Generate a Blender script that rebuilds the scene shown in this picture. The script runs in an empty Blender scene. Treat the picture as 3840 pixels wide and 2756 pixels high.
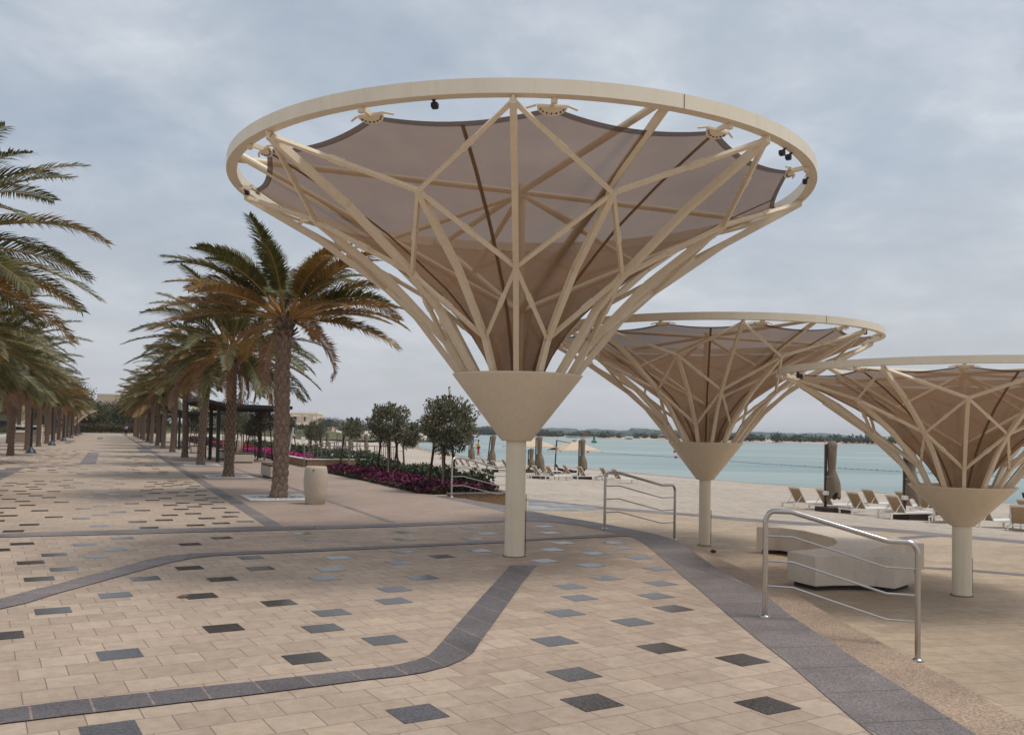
import bpy, bmesh, math, random
import numpy as np
from math import sin, cos, pi, radians, sqrt, atan2, exp
from mathutils import Vector, Matrix, noise
random.seed(7)
scene = bpy.context.scene
C = scene.collection

# ------------------------------------------------------------------ camera survey
F = 3432.0; TH = radians(1.969); RO = radians(1.054); PY = 1501.8; CH = 1.7
def ray(x, y):
    X = x-1920; Y = y-PY
    a = X*cos(RO)+Y*sin(RO); b = -X*sin(RO)+Y*cos(RO)
    return (a/F, cos(TH)+b/F*sin(TH), sin(TH)-b/F*cos(TH))
def G(x, y, z=0.0):
    d = ray(x, y); t = (z-CH)/d[2]
    return Vector((d[0]*t, d[1]*t, z))
def GY(x, y, Y):
    d = ray(x, y); t = Y/d[1]
    return Vector((d[0]*t, Y, CH+d[2]*t))
PA = radians(-23.83)                       # promenade axis
UU = Vector((sin(PA), cos(PA), 0)); VV = Vector((cos(PA), -sin(PA), 0))
OO = G(998, 1974)
def P(u, v, z=0.0):
    p = OO+UU*u+VV*v; return Vector((p.x, p.y, z))
LOW = -0.28
SEA = -2.2; KS = 3.9/2.9
SHORE = [(a*KS, b*KS) for a, b in [(-60, 86), (-40, 73), (0, 47.5), (18.4, 38), (43.3, 23.5), (49.9, 20), (52.7, 18.2), (59.3, 14), (65.7, 10.8), (76.4, 6), (89.3, -.7), (113, -6.9), (150, -15), (484, -49), (1500, -160)]]
def shore_x(y):
    return float(np.interp(y, [a for a, b in SHORE], [b for a, b in SHORE]))
def sand_z(x, y):
    t = (shore_x(y)-x)*.85
    if t < 0: return SEA+max(t*.06, -3)
    return float(np.interp(t, [0, 8, 20, 27, 34, 40, 60], [SEA, -1.78, -1.42, -1.2, -.72, -.40, -.34]))
def GS(x, y, h=0.0):
    d = ray(x, y); t = 14.0                 # walk along the sight line until it meets the sand
    while t < 400:
        if CH+d[2]*t < sand_z(d[0]*t, d[1]*t)+h: break
        t += .1
    return Vector((d[0]*t, d[1]*t, CH+d[2]*t-h))

# ------------------------------------------------------------------ mesh helpers
class MB:
    def __init__(s): s.v = []; s.f = []; s.m = []; s.sm = []
    def add(s, vs, fs, mi=0, smooth=False):
        o = len(s.v); s.v += [tuple(v) for v in vs]
        s.f += [tuple(i+o for i in f) for f in fs]; s.m += [mi]*len(fs); s.sm += [smooth]*len(fs)
    def box(s, c, d, rz=0, mi=0, bev=0):
        cx, cy, cz = c; dx, dy, dz = d[0]/2, d[1]/2, d[2]/2
        R = Matrix.Rotation(rz, 3, 'Z')
        if bev:
            prof = [(-dz, -bev), (-dz+bev, 0), (dz-bev, 0), (dz, -bev)]
            vs = []
            for z, o in prof:
                X, Y = dx+o, dy+o; b = bev if o == 0 else bev*.5
                for (a, q) in ((-X, -Y+b), (-X+b, -Y), (X-b, -Y), (X, -Y+b), (X, Y-b), (X-b, Y), (-X+b, Y), (-X, Y-b)):
                    p = R@Vector((a, q, z)); vs.append((p.x+cx, p.y+cy, p.z+cz))
            fs = []
            for k in range(3):
                for i in range(8): fs.append((k*8+i, k*8+(i+1) % 8, k*8+8+(i+1) % 8, k*8+8+i))
            fs.append(tuple(range(7, -1, -1))); fs.append(tuple(range(24, 32)))
            s.add(vs, fs, mi); return
        vs = []
        for z in (-dz, dz):
            for (a, q) in ((-dx, -dy), (dx, -dy), (dx, dy), (-dx, dy)):
                p = R@Vector((a, q, z)); vs.append((p.x+cx, p.y+cy, p.z+cz))
        s.add(vs, [(3, 2, 1, 0), (4, 5, 6, 7), (0, 1, 5, 4), (1, 2, 6, 5), (2, 3, 7, 6), (3, 0, 4, 7)], mi)
    def bar(s, a, b, w, h, up=(0, 0, 1), mi=0):
        a = Vector(a); b = Vector(b); t = (b-a).normalized(); up = Vector(up)
        x = t.cross(up)
        if x.length < 1e-4: x = t.cross(Vector((1, 0, 0)))
        x.normalize(); y = x.cross(t).normalized()
        vs = [p+x*(i*w/2)+y*(j*h/2) for p in (a, b) for i, j in ((-1, -1), (1, -1), (1, 1), (-1, 1))]
        s.add(vs, [(0, 1, 2, 3), (7, 6, 5, 4), (0, 4, 5, 1), (1, 5, 6, 2), (2, 6, 7, 3), (3, 7, 4, 0)], mi)
    def tube(s, pts, rad, n=10, mi=0, caps=True, flat=1.0):
        pts = [Vector(p) for p in pts]; L = len(pts)
        if not hasattr(rad, '__len__'): rad = [rad]*L
        vs = []; ref = None
        for i, p in enumerate(pts):
            t = (pts[min(i+1, L-1)]-pts[max(i-1, 0)]).normalized()
            if ref is None:
                ref = Vector((0, 0, 1)) if abs(t.z) < .9 else Vector((1, 0, 0))
            x = t.cross(ref).normalized(); y = x.cross(t).normalized(); ref = y
            for k in range(n):
                a = 2*pi*k/n; vs.append(p+x*(cos(a)*rad[i])+y*(sin(a)*rad[i]*flat))
        fs = [(i*n+k, i*n+(k+1) % n, (i+1)*n+(k+1) % n, (i+1)*n+k) for i in range(L-1) for k in range(n)]
        s.add(vs, fs, mi, True)
        if caps: s.add([vs[k] for k in range(n)]+[vs[(L-1)*n+k] for k in range(n)], [tuple(range(n-1, -1, -1)), tuple(range(n, 2*n))], mi)
    def lathe(s, prof, n=32, c=(0, 0, 0), mi=0, smooth=True):
        vs = [(c[0]+r*cos(2*pi*k/n), c[1]+r*sin(2*pi*k/n), c[2]+z) for r, z in prof for k in range(n)]
        fs = [(i*n+k, i*n+(k+1) % n, (i+1)*n+(k+1) % n, (i+1)*n+k) for i in range(len(prof)-1) for k in range(n)]
        s.add(vs, fs, mi, smooth)
    def blob(s, c, r, amp=.25, seed=0, mi=0, sub=2, fr=1.0):
        bm = bmesh.new(); bmesh.ops.create_icosphere(bm, subdivisions=sub, radius=1)
        vs = []
        for v in bm.verts:
            q = v.co.copy(); k = 1+amp*noise.noise(q*1.7*fr+Vector((seed*3.1, seed*1.7, seed)))*1.6
            vs.append((c[0]+q.x*r[0]*k, c[1]+q.y*r[1]*k, c[2]+q.z*r[2]*k))
        fs = [tuple(v.index for v in f.verts) for f in bm.faces]; bm.free()
        s.add(vs, fs, mi, False)
    def build(s, name, mats, parent=None, loc=None, rz=0, bevel=0):
        me = bpy.data.meshes.new(name); me.from_pydata([tuple(v) for v in s.v], [], s.f)
        if not isinstance(mats, (list, tuple)): mats = [mats]
        for m in mats: me.materials.append(m)
        me.polygons.foreach_set('material_index', s.m); me.polygons.foreach_set('use_smooth', s.sm)
        me.update()
        return link(name, me, parent, loc, rz, bevel)
def link(name, me, parent=None, loc=None, rz=0, bevel=0):
    o = bpy.data.objects.new(name, me); C.objects.link(o)
    if parent: o.parent = parent
    if loc is not None: o.location = loc
    o.rotation_euler = (0, 0, rz)
    if bevel:
        md = o.modifiers.new('bevel', 'BEVEL'); md.width = bevel; md.segments = 2; md.limit_method = 'ANGLE'
    return o
def tag(o, label=None, cat=None, group=None, kind=None):
    if label: o['label'] = label
    if cat: o['category'] = cat
    if group: o['group'] = group
    if kind: o['kind'] = kind
    return o
def thing(name, label, cat, loc=(0, 0, 0), rz=0, group=None, scale=1):
    o = bpy.data.objects.new(name, None); C.objects.link(o); o.location = loc; o.rotation_euler = (0, 0, rz)
    o.scale = (scale,)*3; o.empty_display_size = .2
    return tag(o, label, cat, group)
def dup(root, loc, rz=None, label=None, group=None, scale=None):
    def cp(o, par):
        c = o.copy(); C.objects.link(c)
        c.parent = par
        for ch in list(o.children): cp(ch, c)
        return c
    r = cp(root, None); r.location = loc
    if rz is not None: r.rotation_euler = (0, 0, rz)
    if scale is not None: r.scale = (scale,)*3 if not hasattr(scale, '__len__') else scale
    if label: r['label'] = label
    if group: r['group'] = group
    return r

# ------------------------------------------------------------------ materials
def nodes(name):
    m = bpy.data.materials.new(name); m.use_nodes = True
    return m, m.node_tree.nodes, m.node_tree.links, m.node_tree.nodes['Principled BSDF']
def coords(N, L, scale=1.0, rot=0.0, stretch=None):
    tc = N.new('ShaderNodeTexCoord'); mp = N.new('ShaderNodeMapping')
    L.new(tc.outputs['Object'], mp.inputs['Vector'])
    mp.inputs['Rotation'].default_value = (0, 0, rot)
    mp.inputs['Scale'].default_value = stretch if stretch else (scale,)*3
    return mp
def nz(N, L, vec, scale, detail=4, rough=.6):
    n = N.new('ShaderNodeTexNoise'); n.inputs['Scale'].default_value = scale
    n.inputs['Detail'].default_value = detail; n.inputs['Roughness'].default_value = rough
    L.new(vec.outputs['Vector'], n.inputs['Vector']); return n
def ramp(N, L, fac, stops):
    r = N.new('ShaderNodeValToRGB'); e = r.color_ramp.elements
    while len(e) < len(stops): e.new(.5)
    for i, (p, c) in enumerate(stops):
        e[i].position = p; e[i].color = (*c, 1) if len(c) == 3 else c
    L.new(fac, r.inputs['Fac']); return r
def mixc(N, L, a, b, fac, mode='MIX'):
    m = N.new('ShaderNodeMix'); m.data_type = 'RGBA'; m.blend_type = mode
    for s, val in (('A', a), ('B', b)):
        i = [x for x in m.inputs if x.name == s and x.type == 'RGBA'][0]
        if isinstance(val, tuple): i.default_value = (*val, 1)
        else: L.new(val, i)
    f = m.inputs['Factor'] if m.inputs['Factor'].type == 'VALUE' else m.inputs[0]
    if isinstance(fac, (int, float)): m.inputs[0].default_value = fac
    else: L.new(fac, m.inputs[0])
    return [x for x in m.outputs if x.type == 'RGBA'][0]
def bump(N, L, b, h, strength=.3, dist=.01):
    n = N.new('ShaderNodeBump'); n.inputs['Strength'].default_value = strength; n.inputs['Distance'].default_value = dist
    L.new(h, n.inputs['Height']); L.new(n.outputs['Normal'], b.inputs['Normal']); return n
def simple(name, col, rough=.6, metal=0, var=.15, vs=6, bmp=0, bs=60, spec=.5):
    m, N, L, b = nodes(name)
    mp = coords(N, L)
    n = nz(N, L, mp, vs)
    r = ramp(N, L, n.outputs['Fac'], [(.3, tuple(c*(1-var) for c in col)), (.7, tuple(min(1, c*(1+var)) for c in col))])
    L.new(r.outputs['Color'], b.inputs['Base Color']); b.inputs['Roughness'].default_value = rough
    b.inputs['Metallic'].default_value = metal; b.inputs['Specular IOR Level'].default_value = spec
    if bmp:
        n2 = nz(N, L, mp, bs, 3); bump(N, L, b, n2.outputs['Fac'], bmp, .01)
    return m
def paving(name, ang, c1, c2, mortar, bw=.3, rh=.3, rough=.75, grain=140, tint=None, mort=.004, off=.5):
    m, N, L, b = nodes(name)
    mp = coords(N, L, 1, ang)
    br = N.new('ShaderNodeTexBrick'); br.offset = off; br.squash = 1
    br.inputs['Scale'].default_value = 1; br.inputs['Brick Width'].default_value = bw; br.inputs['Row Height'].default_value = rh
    br.inputs['Mortar Size'].default_value = mort; br.inputs['Mortar Smooth'].default_value = .3; br.inputs['Bias'].default_value = -.1
    br.inputs['Color1'].default_value = (0, 0, 0, 1); br.inputs['Color2'].default_value = (1, 1, 1, 1); br.inputs['Mortar'].default_value = (.5, .5, .5, 1)
    L.new(mp.outputs['Vector'], br.inputs['Vector'])
    t = ramp(N, L, br.outputs['Color'], [(0, c1), (.55, c2), (.86, c1), (1, tint or c2)])
    n1 = nz(N, L, mp, grain, 2, .7); g = ramp(N, L, n1.outputs['Fac'], [(.3, (.72, .70, .68)), (.52, (1, 1, 1)), (.75, (1.12, 1.12, 1.12))])
    col = mixc(N, L, t.outputs['Color'], g.outputs['Color'], .8, 'MULTIPLY')
    n2 = nz(N, L, mp, .35, 5, .6); g2 = ramp(N, L, n2.outputs['Fac'], [(.3, (.72, .72, .71)), (.62, (1.06, 1.05, 1.04))])
    col = mixc(N, L, col, g2.outputs['Color'], .8, 'MULTIPLY')
    n3 = nz(N, L, mp, 9, 5, .7); g3 = ramp(N, L, n3.outputs['Fac'], [(.35, (.80, .77, .74)), (.6, (1.05, 1.05, 1.05))])
    col = mixc(N, L, col, g3.outputs['Color'], .7, 'MULTIPLY')
    col = mixc(N, L, col, mortar, br.outputs['Fac'])
    L.new(col, b.inputs['Base Color']); b.inputs['Roughness'].default_value = rough; b.inputs['Specular IOR Level'].default_value = .35
    h = N.new('ShaderNodeMath'); h.operation = 'MULTIPLY_ADD'; h.inputs[1].default_value = -3; L.new(br.outputs['Fac'], h.inputs[0]); L.new(n1.outputs['Fac'], h.inputs[2])
    bump(N, L, b, h.outputs[0], .35, .004)
    return m
def granite(name, a, bcol, rough=.5, sc=90, joint=None, big=.25, spec=.25, jc=(1.9, 1.6, 1.35), js=.005):
    m, N, L, b = nodes(name); mp = coords(N, L)
    n = nz(N, L, mp, sc, 3, .75); r = ramp(N, L, n.outputs['Fac'], [(.36, a), (.5, bcol), (.68, tuple(min(1, x*1.5) for x in bcol))])
    n2 = nz(N, L, mp, 1.2, 4); g = ramp(N, L, n2.outputs['Fac'], [(.3, (1-big,)*3), (.7, (1+big*.5,)*3)])
    col = mixc(N, L, r.outputs['Color'], g.outputs['Color'], 1.0, 'MULTIPLY')
    if joint:
        mp2 = coords(N, L, 1, joint[0]); br = N.new('ShaderNodeTexBrick'); br.offset = 0
        br.inputs['Scale'].default_value = 1; br.inputs['Brick Width'].default_value = joint[1]; br.inputs['Row Height'].default_value = joint[2]
        br.inputs['Mortar Size'].default_value = js; L.new(mp2.outputs['Vector'], br.inputs['Vector'])
        br.inputs['Color1'].default_value = (.85, .85, .87, 1); br.inputs['Color2'].default_value = (1.1, 1.08, 1.08, 1); br.inputs['Mortar'].default_value = (*jc, 1)
        col = mixc(N, L, col, br.outputs['Color'], 1.0, 'MULTIPLY')
    L.new(col, b.inputs['Base Color']); b.inputs['Roughness'].default_value = rough; b.inputs['Specular IOR Level'].default_value = spec
    bump(N, L, b, n.outputs['Fac'], .15, .003)
    return m

M = {}
PL = radians(-60.0)
M['plaza'] = paving('sandstone paving', radians(-30.3), (.51, .40, .312), (.425, .325, .252), (.19, .145, .11), tint=(.58, .44, .29))
M['prom'] = paving('promenade paving', PA, (.48, .378, .292), (.44, .342, .268), (.28, .22, .17), tint=(.47, .36, .25))
M['pink'] = paving('pinkish paving', PA, (.42, .315, .255), (.37, .28, .23), (.26, .20, .165), bw=.3, rh=.1, grain=60)
M['low'] = paving('yellowish paving', radians(-12), (.50, .395, .285), (.43, .33, .24), (.19, .145, .11), bw=.6, rh=.3)
M['grey'] = granite('grey granite', (.08, .072, .074), (.15, .133, .132), .55, 70, (radians(-30.3), .33, 60), js=.007)
M['greyband'] = granite('grey granite border', (.125, .108, .104), (.215, .185, .175), .6, 60, (radians(-12), 1.6, .62), jc=(.45, .42, .4), js=.006)
M['pinkgran'] = granite('pink granite', (.19, .135, .10), (.37, .27, .195), .65, 55)
M['black'] = granite('polished black granite', (.030, .028, .030), (.070, .060, .056), .17, 40, spec=.16)
M['white_tile'] = paving('pale tiles', radians(-12), (.40, .40, .39), (.20, .21, .215), (.30, .30, .29), bw=.6, rh=.6, rough=.75)
def paint(name, col, rough=.42):
    m, N, L, b = nodes(name); mp = coords(N, L, 1, 0, (16, 16, 1.1)); n = nz(N, L, mp, 1, 5, .65); mp2 = coords(N, L); n2 = nz(N, L, mp2, 2.2, 5, .6)
    r = ramp(N, L, n.outputs['Fac'], [(.34, tuple(c*q for c, q in zip(col, (.955, .945, .93)))), (.5, col), (.8, tuple(min(1, c*1.015) for c in col))])
    r2 = ramp(N, L, n2.outputs['Fac'], [(.3, (.95, .945, .935)), (.6, (1.01, 1.01, 1.01))])
    L.new(mixc(N, L, r.outputs['Color'], r2.outputs['Color'], 1, 'MULTIPLY'), b.inputs['Base Color']); b.inputs['Roughness'].default_value = rough
    n3 = nz(N, L, mp2, 35, 3); bump(N, L, b, n3.outputs['Fac'], .05, .005); return m
M['cream'] = paint('cream painted steel', (.76, .65, .49)); M['ringcream'] = paint('cream painted ring', (.77, .69, .55)); M['pole'] = paint('cream painted pole', (.75, .655, .50))
M['steel'] = simple('brushed steel', (.50, .48, .46), .24, 1, .04)
M['fence_steel'] = simple('weathered steel', (.26, .23, .21), .4, .8, .1)
M['black_paint'] = simple('black paint', (.012, .012, .014), .5, 0, .1)
M['dark_wood'] = simple('dark brown timber', (.035, .014, .010), .5, 0, .2)
M['timber'] = simple('weathered timber', (.11, .065, .05), .7, 0, .2, 14)
M['navy'] = simple('dark blue iron', (.012, .022, .04), .45, 0, .15)
M['concrete'] = simple('terrazzo concrete', (.52, .45, .37), .6, 0, .06, 3)
def terrazzo(name, base, dark, sc=120, thr=.64):
    m, N, L, b = nodes(name); mp = coords(N, L)
    n = nz(N, L, mp, sc, 2, .5); r = ramp(N, L, n.outputs['Fac'], [(.30, dark), (.38, base), (thr, base), (thr+.08, tuple(min(1, c*1.25) for c in base))])
    n2 = nz(N, L, mp, 2, 4); g = ramp(N, L, n2.outputs['Fac'], [(.3, (.88, .87, .86)), (.7, (1.04, 1.04, 1.04))])
    col = mixc(N, L, r.outputs['Color'], g.outputs['Color'], 1, 'MULTIPLY')
    L.new(col, b.inputs['Base Color']); b.inputs['Roughness'].default_value = .6
    bump(N, L, b, n.outputs['Fac'], .2, .004); return m
M['terrazzo'] = terrazzo('speckled terrazzo', (.50, .43, .34), (.16, .12, .09), 55)
M['bench'] = terrazzo('bench terrazzo', (.66, .57, .47), (.30, .24, .19), 110)
M['pebble'] = terrazzo('brown pebble wall', (.20, .12, .06), (.03, .02, .015), 30, .52)
M['slab'] = simple('white grate', (.62, .60, .56), .6, 0, .08, 8)
M['umb'] = simple('taupe canvas', (.23, .18, .125), .85, 0, .12, 5)
M['umb_open'] = simple('beige canvas', (.58, .46, .33), .85, 0, .05, 3)
M['sling'] = simple('tan sling fabric', (.40, .275, .155), .75, 0, .08, 9)
M['white'] = simple('white powder coat', (.72, .68, .62), .5, 0, .05)
M['bark2'] = simple('grey brown bark', (.20, .15, .12), .9, 0, .3, 20, .6, 30)
M['stake'] = simple('stained timber stake', (.050, .022, .014), .8, 0, .3, 12)
def leafmat(name, cols, rough=.5, trans=.25, sc=3.0):
    m, N, L, b = nodes(name)
    g = N.new('ShaderNodeNewGeometry')
    n = N.new('ShaderNodeTexNoise'); n.inputs['Scale'].default_value = sc; n.inputs['Detail'].default_value = 3
    tc = N.new('ShaderNodeTexCoord'); L.new(tc.outputs['Object'], n.inputs['Vector'])
    mm = N.new('ShaderNodeMath'); mm.operation = 'MULTIPLY_ADD'; mm.inputs[1].default_value = .55
    L.new(g.outputs['Random Per Island'], mm.inputs[0])
    m2 = N.new('ShaderNodeMath'); m2.operation = 'MULTIPLY'; m2.inputs[1].default_value = .55; L.new(n.outputs['Fac'], m2.inputs[0])
    L.new(m2.outputs[0], mm.inputs[2])
    k = len(cols); r = ramp(N, L, mm.outputs[0], [(.1+.8*i/(k-1), c) for i, c in enumerate(cols)])
    L.new(r.outputs['Color'], b.inputs['Base Color']); b.inputs['Roughness'].default_value = rough
    if trans:
        t = N.new('ShaderNodeBsdfTranslucent'); L.new(r.outputs['Color'], t.inputs['Color'])
        mx = N.new('ShaderNodeMixShader'); mx.inputs[0].default_value = trans
        L.new(b.outputs[0], mx.inputs[1]); L.new(t.outputs[0], mx.inputs[2]); L.new(mx.outputs[0], N['Material Output'].inputs['Surface'])
    return m
M['frond_green'] = leafmat('green frond', [(.036, .042, .012), (.092, .090, .027), (.18, .16, .055)])
M['frond_gold'] = leafmat('yellowing frond', [(.10, .065, .016), (.24, .14, .036), (.36, .21, .07)])
M['frond_dry'] = leafmat('dry frond', [(.15, .08, .04), (.30, .18, .11), (.40, .27, .19)])
M['rachis'] = simple('frond stem', (.36, .20, .06), .5, 0, .25, 4)
M['olive_leaf'] = leafmat('silvery olive leaf', [(.028, .032, .015), (.078, .080, .042), (.19, .185, .115), (.36, .34, .24)], .45, .15, 5)
M['shrub'] = leafmat('dark shrub leaf', [(.018, .028, .010), (.045, .060, .022), (.09, .11, .045)], .5, .15, 2)
M['broad'] = leafmat('broad tree leaf', [(.014, .022, .008), (.035, .046, .016), (.07, .08, .028)], .5, .15, .4)
M['lime'] = leafmat('yellow green leaf', [(.06, .07, .012), (.14, .14, .025), (.22, .2, .04)], .5, .15, 1)
M['magenta'] = leafmat('magenta petal', [(.045, .0015, .014), (.11, .004, .034), (.19, .010, .08)], .6, .2, 3)
M['hotpink'] = leafmat('hot pink petal', [(.45, .01, .14), (.62, .02, .26), (.7, .06, .38)], .6, .2, 3)
M['redpetal'] = leafmat('red petal', [(.25, .01, .008), (.42, .025, .015)], .6, .2, 3)
M['whitepetal'] = leafmat('white petal', [(.6, .6, .5), (.75, .75, .7)], .6, .2, 3)
M['hedge'] = leafmat('hedge leaf', [(.03, .035, .01), (.08, .075, .025), (.16, .10, .06)], .5, .15, .5)
M['mangrove'] = leafmat('mangrove', [(.016, .028, .014), (.028, .044, .024), (.045, .062, .036)], .8, 0, .02)
M['red'] = simple('red cloth', (.45, .012, .010), .7); M['yellow'] = simple('yellow cloth', (.75, .48, .01), .7)
M['lilac'] = simple('lilac cloth', (.40, .33, .62), .7); M['dark_cloth'] = simple('dark cloth', (.012, .012, .02), .8)
M['skin_dark'] = simple('brown skin', (.10, .05, .03), .6); M['hair'] = simple('black hair', (.01, .01, .012), .7)
M['sole'] = simple('grey shoe sole', (.22, .20, .19), .8); M['teal'] = simple('teal cloth', (.05, .35, .26), .8)
M['blue'] = simple('blue plastic', (.02, .17, .30), .5); M['glass'] = simple('dark window', (.03, .035, .05), .15)
M['villa'] = simple('sand render', (.66, .52, .38), .9, 0, .06, .3); M['villa_w'] = simple('white render', (.80, .74, .66), .9, 0, .05, .3)
M['redwall'] = simple('dark red cladding', (.16, .022, .010), .8, 0, .08, .3); M['wallgrey'] = simple('grey beige wall', (.28, .21, .16), .9, 0, .08, .3)
M['sail'] = simple('sand coloured membrane', (.48, .34, .20), .8, 0, .06, .2)
M['grass'] = simple('coarse grass', (.085, .085, .030), .95, 0, .4, .15, .5, 3)
M['buoy_green'] = simple('green buoy paint', (.02, .16, .10), .5); M['buoy_red'] = simple('red float', (.32, .02, .02), .5)
M['orange'] = simple('orange canvas', (.50, .19, .10), .8)
M['float'] = simple('grey float', (.18, .17, .17), .6); M['light_wall'] = simple('pale grey wall', (.45, .43, .40), .9)
M['rock'] = simple('dark rock', (.06, .05, .05), .9)

def trunkmat():
    m, N, L, b = nodes('palm bark'); mp = coords(N, L)
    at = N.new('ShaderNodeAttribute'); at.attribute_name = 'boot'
    n = nz(N, L, mp, 22, 4, .7)
    r = ramp(N, L, n.outputs['Fac'], [(.3, (.12, .088, .066)), (.55, (.25, .185, .14)), (.75, (.38, .31, .25))])
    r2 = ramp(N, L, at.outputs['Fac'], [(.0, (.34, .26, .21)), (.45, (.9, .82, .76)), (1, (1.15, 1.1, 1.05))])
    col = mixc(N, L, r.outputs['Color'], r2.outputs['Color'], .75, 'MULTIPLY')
    L.new(col, b.inputs['Base Color']); b.inputs['Roughness'].default_value = .95
    bump(N, L, b, n.outputs['Fac'], .8, .02); return m
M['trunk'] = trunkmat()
def sandmat():
    m, N, L, b = nodes('beach sand'); mp = coords(N, L)
    n = nz(N, L, mp, 1.6, 6, .75); n2 = nz(N, L, mp, .07, 4, .5); n3 = nz(N, L, mp, 5, 4, .7)
    r = ramp(N, L, n.outputs['Fac'], [(.3, (.36, .29, .235)), (.46, (.55, .47, .40)), (.7, (.66, .575, .50))])
    r2 = ramp(N, L, n2.outputs['Fac'], [(.35, (.90, .88, .84)), (.65, (1.05, 1.04, 1.02))])
    col = mixc(N, L, r.outputs['Color'], r2.outputs['Color'], 1, 'MULTIPLY')
    at = N.new('ShaderNodeSeparateXYZ'); tc = N.new('ShaderNodeTexCoord'); L.new(tc.outputs['Object'], at.inputs[0])
    mr = N.new('ShaderNodeMapRange'); mr.inputs[1].default_value = -2.18; mr.inputs[2].default_value = -1.98; L.new(at.outputs['Z'], mr.inputs[0])
    col = mixc(N, L, (.30, .235, .17), col, mr.outputs[0])
    L.new(col, b.inputs['Base Color']); b.inputs['Roughness'].default_value = .95; b.inputs['Specular IOR Level'].default_value = .2
    a = N.new('ShaderNodeMath'); a.operation = 'ADD'; L.new(n.outputs['Fac'], a.inputs[0]); L.new(n3.outputs['Fac'], a.inputs[1])
    bump(N, L, b, a.outputs[0], 1.0, .16); return m
M['sand'] = sandmat()
def watermat():
    m, N, L, b = nodes('shallow sea water')
    mp = coords(N, L, 1, radians(15), (.25, 1.0, 1)); n = nz(N, L, mp, .9, 5, .6)
    mp2 = coords(N, L, 1, radians(8), (.012, .055, 1)); n2 = nz(N, L, mp2, 1, 4, .6)
    r = ramp(N, L, n2.outputs['Fac'], [(.32, (.13, .22, .215)), (.5, (.22, .30, .28)), (.66, (.35, .40, .375))])
    L.new(r.outputs['Color'], b.inputs['Base Color']); b.inputs['Roughness'].default_value = .28; b.inputs['IOR'].default_value = 1.33
    bump(N, L, b, n.outputs['Fac'], .55, .25); return m
M['water'] = watermat()
def meshmat(name, col, transp, sc=0):
    m, N, L, b = nodes(name)
    mp = coords(N, L); n = nz(N, L, mp, 1.4, 4, .6)
    r = ramp(N, L, n.outputs['Fac'], [(.3, tuple(c*.88 for c in col)), (.7, tuple(c*1.08 for c in col))])
    L.new(r.outputs['Color'], b.inputs['Base Color']); b.inputs['Roughness'].default_value = .9; b.inputs['Specular IOR Level'].default_value = .1
    t = N.new('ShaderNodeBsdfTranslucent'); L.new(r.outputs['Color'], t.inputs['Color'])
    mx = N.new('ShaderNodeMixShader'); mx.inputs[0].default_value = .4; L.new(b.outputs[0], mx.inputs[1]); L.new(t.outputs[0], mx.inputs[2])
    tr = N.new('ShaderNodeBsdfTransparent'); m3 = N.new('ShaderNodeMixShader'); m3.inputs[0].default_value = transp
    L.new(mx.outputs[0], m3.inputs[1]); L.new(tr.outputs[0], m3.inputs[2]); L.new(m3.outputs[0], N['Material Output'].inputs['Surface'])
    return m
M['fabric'] = meshmat('brown shade mesh', (.255, .155, .090), .15)
M['fabric_edge'] = meshmat('doubled shade mesh', (.11, .065, .045), .06)
M['belt'] = meshmat('seam webbing', (.29, .18, .105), .10)

# ------------------------------------------------------------------ ground, plaza, promenade
def poly(name, pts, mat, z=None, kind='structure', thick=0, label=None):
    bm = bmesh.new(); vs = [bm.verts.new((p[0], p[1], p[2] if z is None else z)) for p in pts]
    f = bm.faces.new(vs)
    if f.normal.z < 0: bmesh.ops.reverse_faces(bm, faces=[f])
    bm.normal_update()
    if f.normal.z < 0: f.normal_flip()
    if thick:
        r = bmesh.ops.extrude_face_region(bm, geom=[f])
        for v in [g for g in r['geom'] if isinstance(g, bmesh.types.BMVert)]: v.co.z -= thick
    bmesh.ops.recalc_face_normals(bm, faces=bm.faces[:]) if thick else None
    bmesh.ops.triangulate(bm, faces=[q for q in bm.faces if len(q.verts) > 4])
    me = bpy.data.meshes.new(name); bm.to_mesh(me); bm.free(); me.materials.append(mat)
    o = link(name, me); o['kind'] = kind
    if label: o['label'] = label
    return o
def strip_pts(a, b): return list(a)+list(reversed(b))
Fout = [(1640, 1858), (1740, 1870), (1890, 1895), (1981, 1914), (2094, 1936), (2182, 1950), (2280, 1967), (2386, 1988), (2470, 2005), (2534, 2026), (2576, 2052), (2640, 2098), (2695, 2136), (2750, 2164), (2809, 2194), (2897, 2252), (2967, 2311), (3102, 2399), (3232, 2487), (3367, 2569), (3513, 2663), (3663, 2756), (3900, 2905)]
Fin = [(1640, 1863), (1754, 1888), (1890, 1920), (1968, 1955), (2060, 1957), (2173, 1970), (2292, 1996), (2343, 2005), (2377, 2016), (2411, 2035), (2453, 2068), (2504, 2111), (2555, 2157), (2618, 2208), (2682, 2263), (2724, 2301), (2783, 2350), (2838, 2396), (2956, 2487), (3050, 2569), (3114, 2625), (3190, 2690), (3273, 2756), (3450, 2900)]
FO = [G(*p) for p in Fout]
EDGE_V = 7.5
slab = list(reversed(FO))+[P(6.6, 5.7), P(6.7, EDGE_V), P(20.6, EDGE_V), P(21, 6.6), P(23.6, 6.6), P(24, 9.2), P(300, 9.2), P(300, -160), P(-30, -160), P(-30, -12), Vector((3.4, 0, 0)), Vector((2.9, 3.4, 0))]
poly('plaza_pavement', slab, M['plaza'], 0, thick=.9)
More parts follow.
